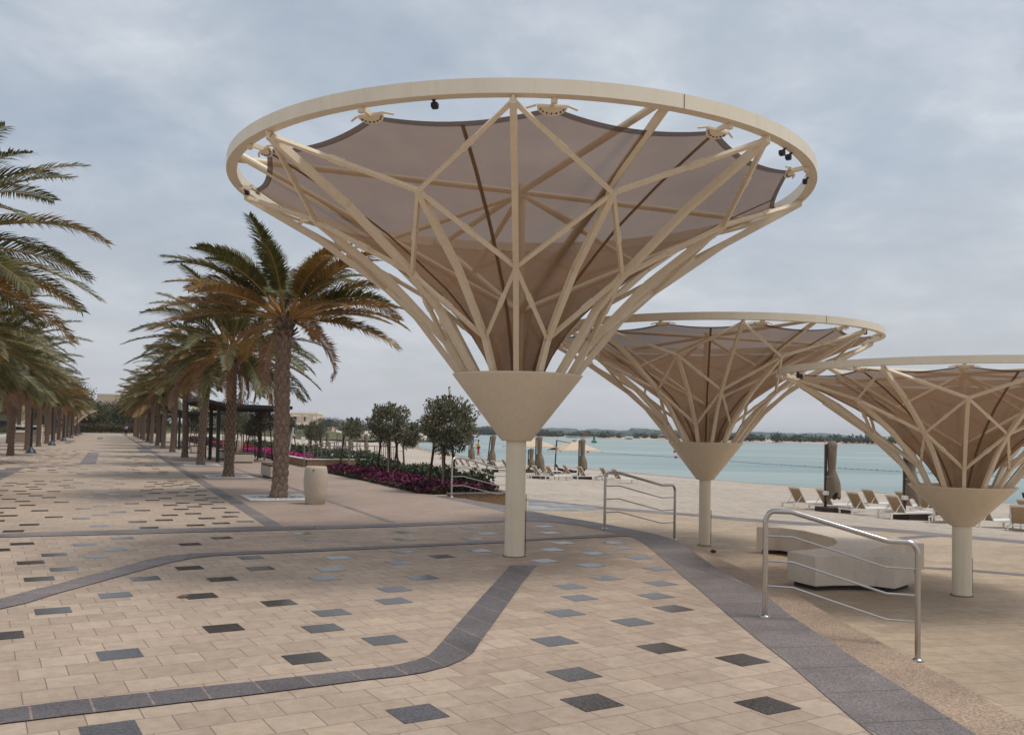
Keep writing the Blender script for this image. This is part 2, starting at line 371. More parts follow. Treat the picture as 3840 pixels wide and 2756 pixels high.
# middle step of the stairs and lower terrace
fw = []
for i in range(len(FO)):
    a = FO[max(i-1, 0)]; b = FO[min(i+1, len(FO)-1)]; t = (b-a).normalized(); n = Vector((-t.y, t.x, 0))
    if n.x < 0: n = -n
    fw.append(FO[i]+n*.34)
pinkpx = [(2750, 2117), (2867, 2176), (2997, 2235), (3132, 2317), (3279, 2393), (3425, 2475), (3513, 2519), (3631, 2581), (3748, 2652), (3840, 2704), (4000, 2795)]
pk = [G(x, y, -.14) for x, y in pinkpx]
tread = [Vector((p.x, p.y, -.14)) for p in fw[:10]]+pk
tin = [Vector((p.x, p.y, -.14)) for p in FO]
for i in range(len(FO)):                     # tuck the tread a little under the slab edge
    tin[i] = Vector((FO[i].x*2-fw[i].x, FO[i].y*2-fw[i].y, -.14))
o = poly('stair_tread', strip_pts(tread, tin), M['pinkgran'], -.14, thick=.5)
low_edge = [(1900, 1862), (2050, 1878), (2265, 1900), (2541, 1921), (2800, 1943), (3291, 1978), (3840, 2027), (4300, 2075)]
LE = [G(x, y, LOW) for x, y in low_edge]
lowpoly = LE+[Vector((16.5, 13, LOW)), Vector((18, 0, LOW)), Vector((1.5, 0, LOW)), Vector((1.5, 6, LOW)), Vector((-1.5, 12, LOW)), Vector((-4, 20, LOW)), P(6.0, 5.2, LOW), P(7.5, 7.0, LOW)]
poly('lower_terrace_pavement', lowpoly, M['low'], LOW, thick=.35)
lowin = [G(x, y, LOW+.004) for x, y in [(1900, 1868), (2050, 1885), (2265, 1909), (2541, 1930), (2800, 1953), (3291, 1990), (3840, 2037), (4300, 2086)]]
poly('terrace_edge_band', strip_pts([Vector((p.x, p.y, LOW+.004)) for p in LE], lowin), M['greyband'], LOW+.004)
poly('terrace_stripe', [G(x, y, LOW+.004) for x, y in [(3466, 2124), (3600, 2131), (3840, 2150), (4100, 2180), (4100, 2190), (3840, 2159), (3600, 2138), (3460, 2130)]], M['greyband'], LOW+.004)
poly('terrace_cross_stripe', [G(x, y, LOW+.005) for x, y in [(3365, 2013), (3537, 2001), (3560, 2008), (3390, 2021)]], M['greyband'], LOW+.005)
poly('pale_tile_patch', [G(x, y, LOW+.006) for x, y in [(1983, 1876), (2100, 1886), (2200, 1896), (2262, 1908), (2180, 1915), (1983, 1913)]], M['white_tile'], LOW+.006)
# sheets on the upper level
Cup = [(-900, 2046), (0, 2003), (212, 1994), (424, 1989), (635, 1983), (960, 1976), (1214, 1971), (1468, 1965), (1680, 1956), (1888, 1952), (1968, 1951)]
Clo = [(-900, 2062), (0, 2016), (212, 2010), (424, 2005), (635, 1999), (960, 1991), (1214, 1984), (1468, 1976), (1595, 1971), (1888, 1957), (1968, 1956)]
Z1, Z2 = .004, .0085
W = .29
prom = [G(x, y) for x, y in Cup[:6]]
prom[-1] = P(0.02, -.02)
poly('promenade_pavement', [Vector((p.x, p.y, Z1)) for p in prom]+[P(182, -.02, Z1), P(182, -14, Z1), P(30, -14, Z1)]+([P(2, -14, Z1)] if 0 else []), M['prom'], Z1)
pinkz = [G(x, y) for x, y in Cup[6:]]
poly('pink_pavement', [P(-.05, W+.0, Z1)]+[Vector((p.x, p.y, Z1)) for p in pinkz]+[G(1890, 1918), G(1754, 1886), G(1640, 1861.5)]+[P(7, 5.45), P(182, 5.45), P(182, W)], M['pink'], Z1)
poly('border_stripe', [P(0, 0), P(-.1, W), P(182, W), P(182, 0)], M['greyband'], Z1)
poly('inner_stripe', [P(.2, 2.22), P(.15, 2.34), P(182, 2.34), P(182, 2.22)], M['greyband'], Z2)
poly('cross_stripe', [G(x, y) for x, y in strip_pts(Cup, Clo)], M['greyband'], Z2)
poly('curved_edge_band', [G(x, y) for x, y in strip_pts(Fout, Fin)], M['greyband'], .005)
Bu = [(-300, 2345), (0, 2248), (127, 2212), (212, 2193), (296, 2168), (381, 2147), (466, 2124), (550, 2100), (635, 2083), (720, 2076), (804, 2073), (960, 2067), (1130, 2061), (1320, 2052), (1510, 2044), (1680, 2037), (1887, 2027), (1966, 2022), (2089, 2016), (2216, 2007), (2330, 2002)]
Bl = [(-300, 2400), (0, 2285), (106, 2261), (212, 2227), (296, 2204), (381, 2181), (466, 2157), (550, 2134), (635, 2111), (720, 2094), (804, 2085), (960, 2077), (1142, 2070), (1341, 2061), (1553, 2051), (1722, 2043), (1887, 2036), (1966, 2029), (2089, 2022), (2216, 2017), (2365, 2010)]
poly('curved_stripe', [G(x, y) for x, y in strip_pts(Bu, Bl)], M['greyband'], Z2)
Au = [(-300, 2690), (0, 2663), (254, 2630), (451, 2610), (643, 2589), (825, 2571), (960, 2557), (1161, 2534), (1316, 2517), (1436, 2504), (1506, 2491), (1561, 2477), (1608, 2459), (1637, 2431), (1663, 2402), (1697, 2363), (1743, 2310), (1807, 2238), (1862, 2179), (1912, 2122)]
Al = [(-300, 2755), (0, 2717), (271, 2684), (483, 2660), (677, 2637), (868, 2616), (960, 2605), (1210, 2573), (1375, 2551), (1489, 2539), (1595, 2522), (1680, 2499), (1739, 2473), (1777, 2446), (1802, 2406), (1845, 2347), (1884, 2292), (1920, 2242), (1962, 2181), (2009, 2121)]
poly('swoosh_stripe', [G(x, y) for x, y in strip_pts(Au, Al)], M['grey'], Z2)
cA = lambda x, y: G(x/3.24, 1400+y/3.24)
poly('promenade_inlay', [cA(*p) for p in [(1065, 965), (1205, 965), (1165, 1100), (970, 1112), (300, 1150), (0, 1300), (-400, 1520), (-700, 1520), (-300, 1240), (0, 1178), (130, 1148), (310, 1137), (700, 1118), (965, 1103)]], M['greyband'], Z2)
for q in ([(1645, 892), (1740, 892), (1850, 960), (1715, 960)], [(1190, 775), (1250, 775), (1245, 805), (1175, 805)], [(830, 812), (925, 812), (850, 852), (780, 852)]):
    poly('promenade_inlay', [cA(*p) for p in q], M['greyband'], Z2)
poly('light_path', [P(30, -16.5), P(30, -14.02), P(182, -14.02), P(182, -16.5)], M['light_wall'], Z1)
poly('lawn', [P(25, -120), P(25, -16.6), P(182.2, -16.6), P(182.2, 9), P(290, 9), P(290, -120)], M['grass'], .012)

# black granite inlays (positions surveyed from the photo; the rest strewn with the same density)
s1 = 2.3625
BA = [(0, 1950, [(197, 210), (1087, 160), (750, 217), (-24, 266), (1012, 260), (480, 307), (850, 323), (272, 377), (567, 434), (348, 521), (1683, 214), (1966, 158), (1677, 424), (1287, 518), (1967, 523), (1022, 664), (1778, 672), (470, 803)]),
(960, 1950, [(408, 118), (505, 178), (1320, 107), (1313, 171), (1885, 69), (2045, 118), (1917, 168), (1290, 279), (1982, 271), (1645, 322), (725, 333), (-45, 332), (657, 435), (38, 428), (1273, 378), (603, 514), (1480, 509), (1230, 613), (1217, 717), (203, 733), (668, 819)]),
(1920, 1950, [(290, 55), (338, 112), (450, 201), (357, 262), (895, 200), (980, 247), (732, 294), (285, 360), (1120, 330), (695, 400), (1290, 430), (830, 514), (515, 588), (1315, 561), (595, 687), (1272, 672), (1430, 783), (468, 822), (1065, 902)]),
(0, 2300, [(1980, 130), (1060, 361), (24, 198), (975, 1040)]), (960, 2300, [(590, 130), (1140, 235), (447, 396), (1430, 884)]),
(1920, 2300, [(378, 244), (1325, 306), (550, 537), (708, 787), (2040, 410), (2261, 813)])]
t1 = 4.725
BB = [(0, 1700, [(237, 1382), (520, 1266), (955, 1131), (1440, 1158), (1757, 1290), (150, 1108), (705, 1018), (1475, 985), (1775, 1095), (2085, 1040), (1780, 935), (485, 920), (140, 970), (400, 852), (1090, 866), (1780, 844), (2050, 806), (160, 813), (870, 784), (1535, 762), (635, 751), (2040, 729), (1795, 690), (420, 717), (950, 675), (1560, 655), (2025, 632), (350, 670), (630, 634), (1230, 610), (1910, 589), (565, 596), (1140, 571), (1695, 558), (140, 574), (720, 550), (2120, 543), (400, 545), (1910, 514), (1390, 519), (1705, 487), (200, 525), (985, 502), (690, 495), (1208, 477), (2100, 453), (-90, 1200), (-90, 1055), (-80, 742), (25, 660)]),
(480, 1700, [(373, 1320), (1198, 1276), (1650, 1240), (2080, 1208), (170, 1216), (640, 1184), (1395, 1154), (1810, 1124), (740, 1097), (1155, 1070), (1845, 1047), (250, 1014), (945, 992), (1605, 972), (1175, 946), (750, 920), (1385, 906), (65, 893), (970, 880), (1585, 868), (430, 833), (1290, 827), (655, 800), (1475, 794), (140, 755), (960, 750), (1290, 742), (470, 709), (800, 698), (1115, 690), (1300, 665), (325, 658), (525, 634), (1130, 622), (385, 590), (690, 585), (1185, 583), (555, 546), (870, 566), (1030, 546), (430, 508), (1080, 514), (725, 527), (790, 495)])]
mb = MB()
def tile(mb, p, ang, s=.148, z=.003):
    a = Vector((cos(ang), sin(ang), 0)); b = Vector((-a.y, a.x, 0)); p = Vector((p.x, p.y, z))
    mb.add([p-a*s-b*s, p+a*s-b*s, p+a*s+b*s, p-a*s+b*s], [(0, 1, 2, 3)])
for ox, oy, l in BA:
    for x, y in l: tile(mb, G(ox+x/s1, oy+y/s1), radians(30.3))
used = []
for ox, oy, l in BB:
    for x, y in l:
        p = G(ox+x/t1, oy+y/t1); used.append(p); tile(mb, p, -PA, z=.0065)
k = 0
while k < 230:
    j = random.randint(int(8.5/.3), int(52/.3)); c = random.randint(-24, -1)
    p = P(j*.3, c*.3+.15*(j % 2)-.15)
    q = G(0, 1803)
    if p.y < 31+ (0 if p.x > -20 else 0): continue
    if any((p-u).length < .55 for u in used): continue
    used.append(p); tile(mb, p, -PA, z=.0065); k += 1
o = mb.build('black_pavement_inlay', M['black']); o['kind'] = 'structure'

# sand and sea
def axis(segs):
    out = []
    for a, b, st in segs:
        n = max(1, int(round((b-a)/st)))
        out += [a+(b-a)*i/n for i in range(n)]
    return out+[segs[-1][1]]
xs = axis([(-1500, -300, 150), (-300, -60, 12), (-60, -20, 2.5), (-20, 48, .8), (48, 90, 4), (90, 400, 80)])
ys = axis([(-60, 5, 8), (5, 15, 2), (15, 95, .8), (95, 170, 2.2), (170, 500, 15), (500, 1600, 120)])
vs = []
for y in ys:
    for x in xs:
        z = sand_z(x, y)
        if -1.9 > z: a = .02
        else: a = .05
        if y < 180 and x > -60:
            z += a*noise.noise(Vector((x*.45, y*.45, 0)))+.035*noise.noise(Vector((x*1.3, y*1.3, 3)))*(1 if z > -2.1 else .3)
        if y > 120: z += .5*max(0, noise.noise(Vector((x*.03, y*.02, 5))))*min(1, (y-120)/60)*(1 if shore_x(y)-x > 12 else 0)
        vs.append((x, y, z))
nx = len(xs)
fs = [(j*nx+i, j*nx+i+1, (j+1)*nx+i+1, (j+1)*nx+i) for j in range(len(ys)-1) for i in range(nx-1)]
mb = MB(); mb.add(vs, fs, 0, True); o = mb.build('beach_sand', M['sand']); o['kind'] = 'structure'
mb = MB(); mb.add([(-200, -400, SEA), (5000, -400, SEA), (5000, 6000, SEA), (-1500, 6000, SEA)], [(0, 1, 2, 3)]); o = mb.build('sea_water', M['water']); o['kind'] = 'structure'

# ------------------------------------------------------------------ funnel canopies
def interp(tab, x):
    return float(np.interp(x, [a for a, b in tab], [b for a, b in tab]))
def canopy(name, label, loc, k=1.0, kr=1.0, kz=1.0, kc=1.0, kp=1.0, rz=-.029, spots=()):
    """k overall size, kr ring radius, kz heights, kc cone width, kp pole width"""
    t = thing(name, label, 'shade canopy', loc, rz, 'funnel shaped canopies')
    R = 3.91*k*kr; z = lambda h: h*k*kz; cr = .90*k*kc; pr = .137*k*kp
    # leg nodes: (radius, height)
    r0 = cr*.80
    def rr(r): return r0+(r*k*kr-.82*k*kr)*(R*.982-r0)/(3.84*k*kr-.82*k*kr) if r > .82 else r0*r/.82
    K0 = (r0, z(2.38)); K1 = (rr(1.127), z(2.89)); K2 = (rr(1.907), z(3.65)); K3 = (rr(2.84), z(4.35)); K4 = (rr(3.84), z(4.91))
    def pt(n, a): return Vector((n[0]*sin(a), -n[0]*cos(a), n[1]))
    b = MB(); b.lathe([(pr, -.3), (pr, z(1.62))], 40); b.build('pole', M['pole'], t)
    b = MB(); b.lathe([(pr+.004, z(1.58)-.004), (.19*k*kc*1.05, z(1.58)), (.21*k*kc*1.05, z(1.60)), (cr-.015, z(2.46)), (cr, z(2.48)), (cr-.01, z(2.485)), (cr-.06, z(2.47)), (.3*k*kc, z(1.8)), (.02, z(1.79))], 64)
    b.build('cone_collar', M['cream'], t)
    bt = .13*k
    b = MB(); n = 128
    prof = [(R, z(4.96)), (R, z(5.108)), (R-bt, z(5.108)), (R-bt, z(4.96)), (R, z(4.96))]
    for i in range(4): b.lathe([prof[i], prof[i+1]], n)
    ring = b.build('ring_beam', M['ringcream'], t)
    for a in (.45, .45+2*pi/3, .45+4*pi/3):
        for q in (0,):
            b = MB(); ct = Vector((sin(a), -cos(a), 0)); tg = Vector((cos(a), sin(a), 0))
            b.bar(ct*(R+.002)+Vector((0, 0, z(4.962))), ct*(R+.002)+Vector((0, 0, z(5.106))), .006, .004, ct)
            b.build('seam', M['bark2'], ring)
    w1, w2 = .070*k, .045*k
    # sixteen legs: shared meshes
    be = MB()
    L0 = [K0, K1, K2, K3, K4]
    def leg(nodes_):
        m = MB(); pts = [pt(q, 0) for q in nodes_]
        m_w = w1
        for i in range(len(pts)-1):
            m.bar(pts[i], pts[i+1]+(pts[i+1]-pts[i]).normalized()*.01, w1, w1*1.25, (0, 1, .8))
        return m
    me = leg([K0, (rr(1.5), z(3.27)), K2, (rr(2.84), z(4.33)), K4])
    # plate and pin at the top
    me.bar(pt(K4, 0), pt((K4[0]+.02, z(4.965)), 0), .03, .06*k, (0, 1, 0)); me.bar(pt(K4, 0)+Vector((-.035*k, 0, 0)), pt(K4, 0)+Vector((.035*k, 0, 0)), .05*k, .05*k)
    o0 = me.build('leg', M['cream'], t)
    for i in range(1, 8):
        o = o0.copy(); C.objects.link(o); o.parent = t; o.rotation_euler = (0, 0, i*pi/4)
    me = leg([K0, K1, (rr(1.9), z(3.66)), K3]); o0 = me.build('leg', M['cream'], t); o0.rotation_euler = (0, 0, pi/8)
    for i in range(1, 8):
        o = o0.copy(); C.objects.link(o); o.parent = t; o.rotation_euler = (0, 0, pi/8+i*pi/4)
    # braces: (node even, node odd)
    for (ne, no) in ((K4, K3), (K2, K3), (K2, K1)):
        for sgn in (1, -1):
            m = MB(); a = pt(ne, 0); c = pt(no, sgn*pi/8)
            m.bar(a, c, w2, w2*1.1, (0, 1, .8))
            mid = a.lerp(c, .45 if ne is not K2 or no is K1 else .5); d = (c-a).normalized(); ln = (.09 if (c-a).length > 1 else .06)*k
            m.bar(mid-d*ln, mid+d*ln, w2*1.35, w2*1.35, (0, 1, .8))
            o0 = m.build('brace', M['cream'], t)
            for i in range(1, 8):
                o = o0.copy(); C.objects.link(o); o.parent = t; o.rotation_euler = (0, 0, i*pi/4)
    # mast and four spoke pairs
    b = MB(); b.tube([(0, 0, z(1.9)), (0, 0, z(5.13))], .068*k, 20); b.build('mast', M['cream'], t)
    for i in range(4):
        a = radians(22.5+90*i); d = Vector((sin(a), -cos(a), 0)); tg = Vector((cos(a), sin(a), 0))
        m = MB(); m.tube([d*(R-.1*k)+Vector((0, 0, z(5.02))), d*.06*k+Vector((0, 0, z(5.03)))], .042*k, 12); m.build('spoke', M['cream'], t)
        m = MB(); A0 = d*(R-.1*k)+tg*.12*k+Vector((0, 0, z(5.06))); A1 = d*.07*k+Vector((0, 0, z(3.38)))
        m.tube([A0, A1], .05*k, 12); m.bar(A0-tg*.0+Vector((0, 0, -.05*k)), A0+Vector((0, 0, .06*k)), .05*k, .12*k, d); m.build('strut', M['cream'], t)
        m = MB(); m.tube([d*.06*k+Vector((0, 0, z(4.98))), A0.lerp(A1, .52)], .036*k, 10); m.build('strut', M['cream'], t)
    # membrane
    prf = [(.30, 2.3), (.40, 2.5), (.60, 2.85), (.87, 3.2), (1.2, 3.53), (1.74, 3.93), (2.12, 4.19), (2.82, 4.57), (3.3, 4.79), (3.68, 4.955)]
    prof = [(rr(a), z(h)) for a, h in prf]
    NP = 12; ph = radians(6); re = rr(3.68); nseg = 14; NR = 22
    def edge(a):
        q = ((a-ph)/(2*pi/NP)) % 1.0; x = (q-.5)*2*(pi/NP)
        return (re-.05*k)*cos(pi/NP)/cos(x)-.075*k*(4*q*(1-q))**.8
    b = MB(); na = NP*nseg; vs = []; e = MB(); ev = []
    rb = prof[0][0]
    for i in range(na):
        a = 2*pi*i/na+ph; ra = edge(a+1e-6)
        dirv = Vector((sin(a), -cos(a), 0))
        for j in range(NR+1):
            s_ = j/NR; r = rb+(ra-.05*k-rb)*s_
            q = abs(((a-ph+pi/NP)/(2*pi/NP)) % 1.0-.5)*2
            zz = interp(prof, r)-.05*k*(1-q)*0
            vs.append(dirv*r+Vector((0, 0, zz)))
        for j in range(3):
            r = ra-.05*k+.033*k*(j-.4); ev.append(dirv*r+Vector((0, 0, interp(prof, r)+.006)))
    J = NR+1
    b.add(vs, [(i*J+j, ((i+1) % na)*J+j, ((i+1) % na)*J+j+1, i*J+j+1) for i in range(na) for j in range(NR)], 0, True)
    mem = b.build('mesh_membrane', M['fabric'], t)
    e.add(ev, [(i*3+j, ((i+1) % na)*3+j, ((i+1) % na)*3+j+1, i*3+j+1) for i in range(na) for j in range(2)], 0, True)
    e.build('edge_band', M['fabric_edge'], mem)
    for i in range(8):
        m = MB(); a = radians(-9+45*i); d = Vector((sin(a), -cos(a), 0)); ra = edge(a)-.03*k
        pts = []
        for j in range(16):
            r = rb+(ra-rb)*j/15; pts.append(d*r+Vector((0, 0, interp(prof, r)-.008*k)))
        for j in range(15): m.bar(pts[j], pts[j+1], .042*k, .006, (0, 0, 1))
        m.build('seam_belt', M['belt'], mem)
    # membrane corner plates with links to the ring
    m = MB(); a = 0; d = Vector((0, -1, 0)); pz = interp(prof, re-.09*k)
    vs = []; nn = 9
    for zz in (-.012*k, .012*k):
        for q in range(nn):
            th = pi*q/(nn-1)
            vs.append((-cos(th)*.155*k, -(re-.02*k)+sin(th)*.10*k, pz+zz+.02*k-sin(th)*.06*k))
    m.add(vs, [tuple(range(nn-1, -1, -1)), tuple(range(nn, 2*nn))]+[(q, q+1, nn+q+1, nn+q) for q in range(nn-1)]+[(nn-1, 0, nn, 2*nn-1)])
    m.bar((0, -(re-.03*k), pz+.02*k), (0, -(R-.07*k), z(4.965)), .03*k, .05*k); m.bar((-.03*k, -(R-.10*k), z(4.93)), (.03*k, -(R-.10*k), z(4.93)), .05*k, .05*k)
    for sg in (-1, 1): m.tube([(sg*.16*k, -(re-.02*k), pz+.02*k), (sg*.26*k, -(re-.06*k), pz)], .012*k, 6)
    for q in range(1, 8):
        th = pi*q/8; m.bar((-cos(th)*.125*k, -(re-.02*k)+sin(th)*.07*k, pz+.02*k-sin(th)*.042*k-.022*k), (-cos(th)*.125*k, -(re-.02*k)+sin(th)*.07*k, pz+.02*k-sin(th)*.042*k+.02*k), .014*k, .014*k, mi=1)
    o0 = m.build('corner_plate', [M['cream'], M['rock']], t); o0.rotation_euler = (0, 0, ph)
    for i in range(1, NP):
        o = o0.copy(); C.objects.link(o); o.parent = t; o.rotation_euler = (0, 0, ph+i*2*pi/NP)
    for a in spots:
        d = Vector((sin(a), -cos(a), 0)); m = MB()
        c = d*(R-.15*k)+Vector((0, 0, z(4.96)-.045)); m.box(c, (.07, .06, .05), a, bev=.006); m.bar(c, d*(R-.1*k)+Vector((0, 0, z(4.975))), .03, .02)
        m.box(c+Vector((0, 0, -.028)), (.055, .05, .01), a)
        m.build('spotlight', M['black_paint'], t)
    m = MB(); m.lathe([(pr+.02, .0), (pr+.02, .012), (pr, .014)], 40); m.build('base_collar', M['bark2'], t)
    m = MB(); m.tube([(pr+.012, 0, .03), (pr+.012, 0, z(.85))], .006, 6); m.build('cable_conduit', M['rock'], t)
    return t
canopy('funnel_canopy', 'largest and nearest cream funnel canopy with brown mesh, standing on the tiled upper plaza', (.07, 12.61, 0), spots=(radians(-12), radians(53), radians(56), radians(73), radians(-86)))
canopy('funnel_canopy', 'middle sized cream funnel canopy on the lower terrace, between the other two', (3.52, 16.6, LOW), k=.75, kr=1.03, spots=(radians(48), radians(-85)))
canopy('funnel_canopy', 'lowest cream funnel canopy, cut by the right photo edge, beside the star bench', (5.79, 11.76, LOW), k=.60, kr=.985, kz=.94, kc=1.2, kp=1.42, spots=(radians(-80),))

# ------------------------------------------------------------------ steel stair rails
def stair_rail(label, p0, p1, h0=1.0, htop1=None, r=.025, bars=3):
    p0 = Vector(p0); p1 = Vector(p1); zt0 = p0.z+h0; zt1 = htop1
    t = thing('handrail', label, 'handrail', p0, 0, 'steel rails across the terrace steps')
    d = Vector((p1.x-p0.x, p1.y-p0.y, 0)); L = d.length; d.normalize()
    def X(s, z): return d*s+Vector((0, 0, z-p0.z))
    q0, q1 = .19*L, .80*L
    b = MB(); b.tube([X(0, p0.z), X(0, zt0-.10)], r, 14); b.build('post', M['steel'], t)
    b = MB(); b.tube([X(L, p1.z), X(L, zt1-.10)], r, 14); b.build('post', M['steel'], t)
    pts = [X(0, zt0-.11)]+[X(.085*(1-cos(a)), zt0-.11+.085*sin(a)+.025*sin(a)) for a in [pi/2*i/5 for i in range(1, 6)]]
    pts += [X(q0-.02, zt0), X(q0+.02, zt0-.01), X(q1-.02, zt1+.01), X(q1+.02, zt1)]
    pts += [X(L-.085+.085*sin(a), zt1-.11+.11*cos(a)) for a in [pi/2*i/5 for i in range(0, 6)]]
    b = MB(); b.tube(pts, r, 14); b.build('handrail_tube', M['steel'], t)
    for i in range(bars):
        k = (i+1)*.235*h0; b = MB()
        b.tube([X(.0, zt0-.0-k), X(q0, zt0-k), X(q1, zt1-k), X(L, zt1-k)], r*.42, 10); b.build('rail_bar', M['steel'], t)
    for p, z in ((0, p0.z), (L, p1.z)):
        b = MB(); b.lathe([(.055, .006), (.055, .012), (r+.004, .03), (r, .03)], 20, X(p, z)); b.build('base_flange', M['steel'], t)
    return t
r1a = G(2868, 2314); r1b = G(3441, 2478, LOW)
stair_rail('nearest steel handrail with three bars, in front of the concrete star bench', r1a, r1b, 1.0, .773)
r2a = G(2267, 1983); r2b = G(2529, 2025, LOW)
stair_rail('steel handrail with three bars just left of the middle sized canopy pole', r2a, r2b, 1.0, .76)
r3a = G(1693, 1864.5); r3b = P(6.66, 7.42, LOW)
stair_rail('steel handrail at the end of the dark magenta flower bed, behind the big canopy pole', r3a, r3b, 1.0, .74)
stair_rail('far pale handrail behind the second concrete bin, left of the hot pink flowers', G(893, 1660), G(973, 1690, -.1), 1.0, .74)
# ramp fences
def fence(label, pts, h=.95, gap=.42, z1=None):
    pts = [Vector(p) for p in pts]; t = thing('ramp_fence', label, 'railing', pts[0], 0, 'steel fences along the beach ramp')
    o = pts[0]; b = MB(); seg = []
    for a, c in zip(pts[:-1], pts[1:]): seg.append((a, c))
    b.tube([p-o+Vector((0, 0, h)) for p in pts], .022, 10); b.build('top_rail', M['fence_steel'], t)
    for q in (.36, .66):
        b = MB(); b.tube([p-o+Vector((0, 0, h*q)) for p in pts], .011, 6); b.build('rail_bar', M['fence_steel'], t)
    for a, c in seg:
        n = max(1, int((c-a).length/gap))
        for i in range(n+1):
            p = a.lerp(c, i/n)-o; b = MB(); b.tube([p+Vector((0, 0, -.1)), p+Vector((0, 0, h))], .024 if i in (0, n) else .018, 8); b.build('post', M['fence_steel'], t)
fence('near ramp fence of steel posts right behind the near concrete bin', [(-9.0, 39.9, 0), (-8.3, 43.0, 0.12), (-7.59, 46.0, .22)])
fence('longer low ramp fence of steel posts behind the small round tree', [(-9.12, 44.02, -.1), (-7.0, 47.0, -.1), (-6.5, 52.5, -.25)], gap=.5)

# ------------------------------------------------------------------ concrete star bench
sb = [(148, 298), (300, 303), (450, 322), (560, 347), (640, 370), (665, 395), (640, 415), (560, 433), (450, 445), (345, 452), (435, 470), (525, 487), (650, 483), (780, 483), (900, 488), (1035, 501), (1100, 485), (1158, 469), (1000, 458), (850, 452), (880, 437), (935, 423), (1000, 412), (1100, 402), (1220, 402), (1180, 384), (1060, 374), (950, 368), (850, 352), (760, 325), (700, 303), (600, 294), (480, 290), (300, 287)]
zt = LOW+.45
spts = [G(2750+x/1.7028, 1800+y/1.7028, zt) for x, y in sb]
cen = sum(spts, Vector())/len(spts); cen.z = LOW
t = thing('star_bench', 'speckled concrete bench with four arms and curved notches behind the near handrail', 'bench', cen)
def prism(name, pts, z0, z1, mat, parent, shrink=0, bevel=0):
    bm = bmesh.new(); c = sum(pts, Vector())/len(pts)
    n = len(pts); q = []
    for i, p in enumerate(pts):
        a = pts[i-1]; b2 = pts[(i+1) % n]; tt = (b2-a).normalized(); nn = Vector((tt.y, -tt.x, 0)); q.append(p+nn*shrink)
    vs = [bm.verts.new((p.x, p.y, z1)) for p in q]; f = bm.faces.new(vs)
    r = bmesh.ops.extrude_face_region(bm, geom=[f])
    for v in [g for g in r['geom'] if isinstance(g, bmesh.types.BMVert)]: v.co.z = z0
    bmesh.ops.recalc_face_normals(bm, faces=bm.faces[:])
    me = bpy.data.meshes.new(name); bm.to_mesh(me); bm.free(); me.materials.append(mat)
    return link(name, me, parent, None, 0, bevel)
loc = [p-Vector((cen.x, cen.y, p.z)) for p in spts]
def area(q): return sum(q[i-1].x*q[i].y-q[i].x*q[i-1].y for i in range(len(q)))
sg = .09 if area(loc) < 0 else -.09
prism('seat_block', loc, .065, .45, M['bench'], t, 0, .008)
prism('plinth', loc, 0, .065, M['rock'], t, sg)

# ------------------------------------------------------------------ bins, box benches, grates
def bin_(label, p):
    t = thing('litter_bin', label, 'litter bin', p, 0, 'barrel shaped concrete bins')
    b = MB(); b.lathe([(.20, 0), (.215, .01), (.245, .25), (.268, .48), (.262, .66), (.245, .80), (.235, .84), (.215, .85), (.19, .835), (.19, .5), (.01, .5)], 48); b.build('barrel', M['terrazzo'], t)
    b = MB(); b.lathe([(.189, .81), (.175, .83), (.165, .81), (.16, .6)], 40); b.build('liner_ring', M['rock'], t)
    b = MB(); b.tube([(0, -.232, .77), (0, -.262, .77)], .022, 14); b.build('lock', M['float'], t)
b1 = G(1174, 1893); bin_('speckled concrete barrel bin next to the trunk of the nearest right-hand palm', (b1.x, b1.y+.22, 0))
b2 = G(897, 1697); bin_('distant concrete barrel bin at the left end of the hot pink flowers', (b2.x, b2.y, 0))
def block(label, u, v, lu=2.1, lv=.45, h=.44):
    t = thing('block_bench', label, 'bench', P(u+lu/2, v+lv/2), -PA, 'rectangular concrete benches')
    b = MB(); b.box((0, 0, .06+(h-.1)/2), (lv, lu, h-.1), 0, bev=.008); b.build('concrete_block', M['concrete'], t)
    b = MB(); b.box((0, 0, .03), (lv-.12, lu-.12, .06)); b.build('plinth', M['rock'], t)
    b = MB(); b.box((0, 0, h-.005), (lv-.02, lu-.02, .07), bev=.004); b.build('timber_seat', M['timber'], t)
block('concrete block bench with dark top half hidden by the nearest right-hand palm', 14.75, 2.43)
block('concrete block bench beside the black pergola posts', 28.5, 2.95, 1.6, .9)
block('smaller concrete block bench just behind the pergola posts', 33.2, 2.9, 1.6, .5)
block('far concrete block bench between the fourth and fifth right-hand palms', 44.6, 2.36, 1.6, .9)
block('farthest concrete block bench near the second pergola', 62.0, 2.8, 1.6, .7)
def grate(label, u, v):
    t = thing('tree_grate', label, 'tree grate', P(u, v, 0), -PA, 'white grates round the palms')
    b = MB(); n = 32; R1 = .26
    vs = []; H = [.03]
    for i in range(n):
        a = 2*pi*(i+.5)/n; vs.append((R1*cos(a), R1*sin(a), .03))
    for i in range(n):
        a = 2*pi*(i+.5)/n; m = max(abs(cos(a))/.75, abs(sin(a))/.95); vs.append((cos(a)/m, sin(a)/m, .03))
    vs += [(x, y, .012) for x, y, z in vs]
    fs = [(i, n+i, n+(i+1) % n, (i+1) % n) for i in range(n)]+[(n+i, 3*n+i, 3*n+(i+1) % n, n+(i+1) % n) for i in range(n)]
    b.add(vs, fs); b.build('plate', M['slab'], t)
    b = MB()
    for i in range(28):
        a = 2*pi*i/28
        for r0_, r1_ in ((.33, .45), (.5, .66)):
            b.bar((r0_*cos(a), r0_*sin(a), .0305), (r1_*cos(a), r1_*sin(a), .0305), .022, .003)
    b.build('slot', M['rock'], t)
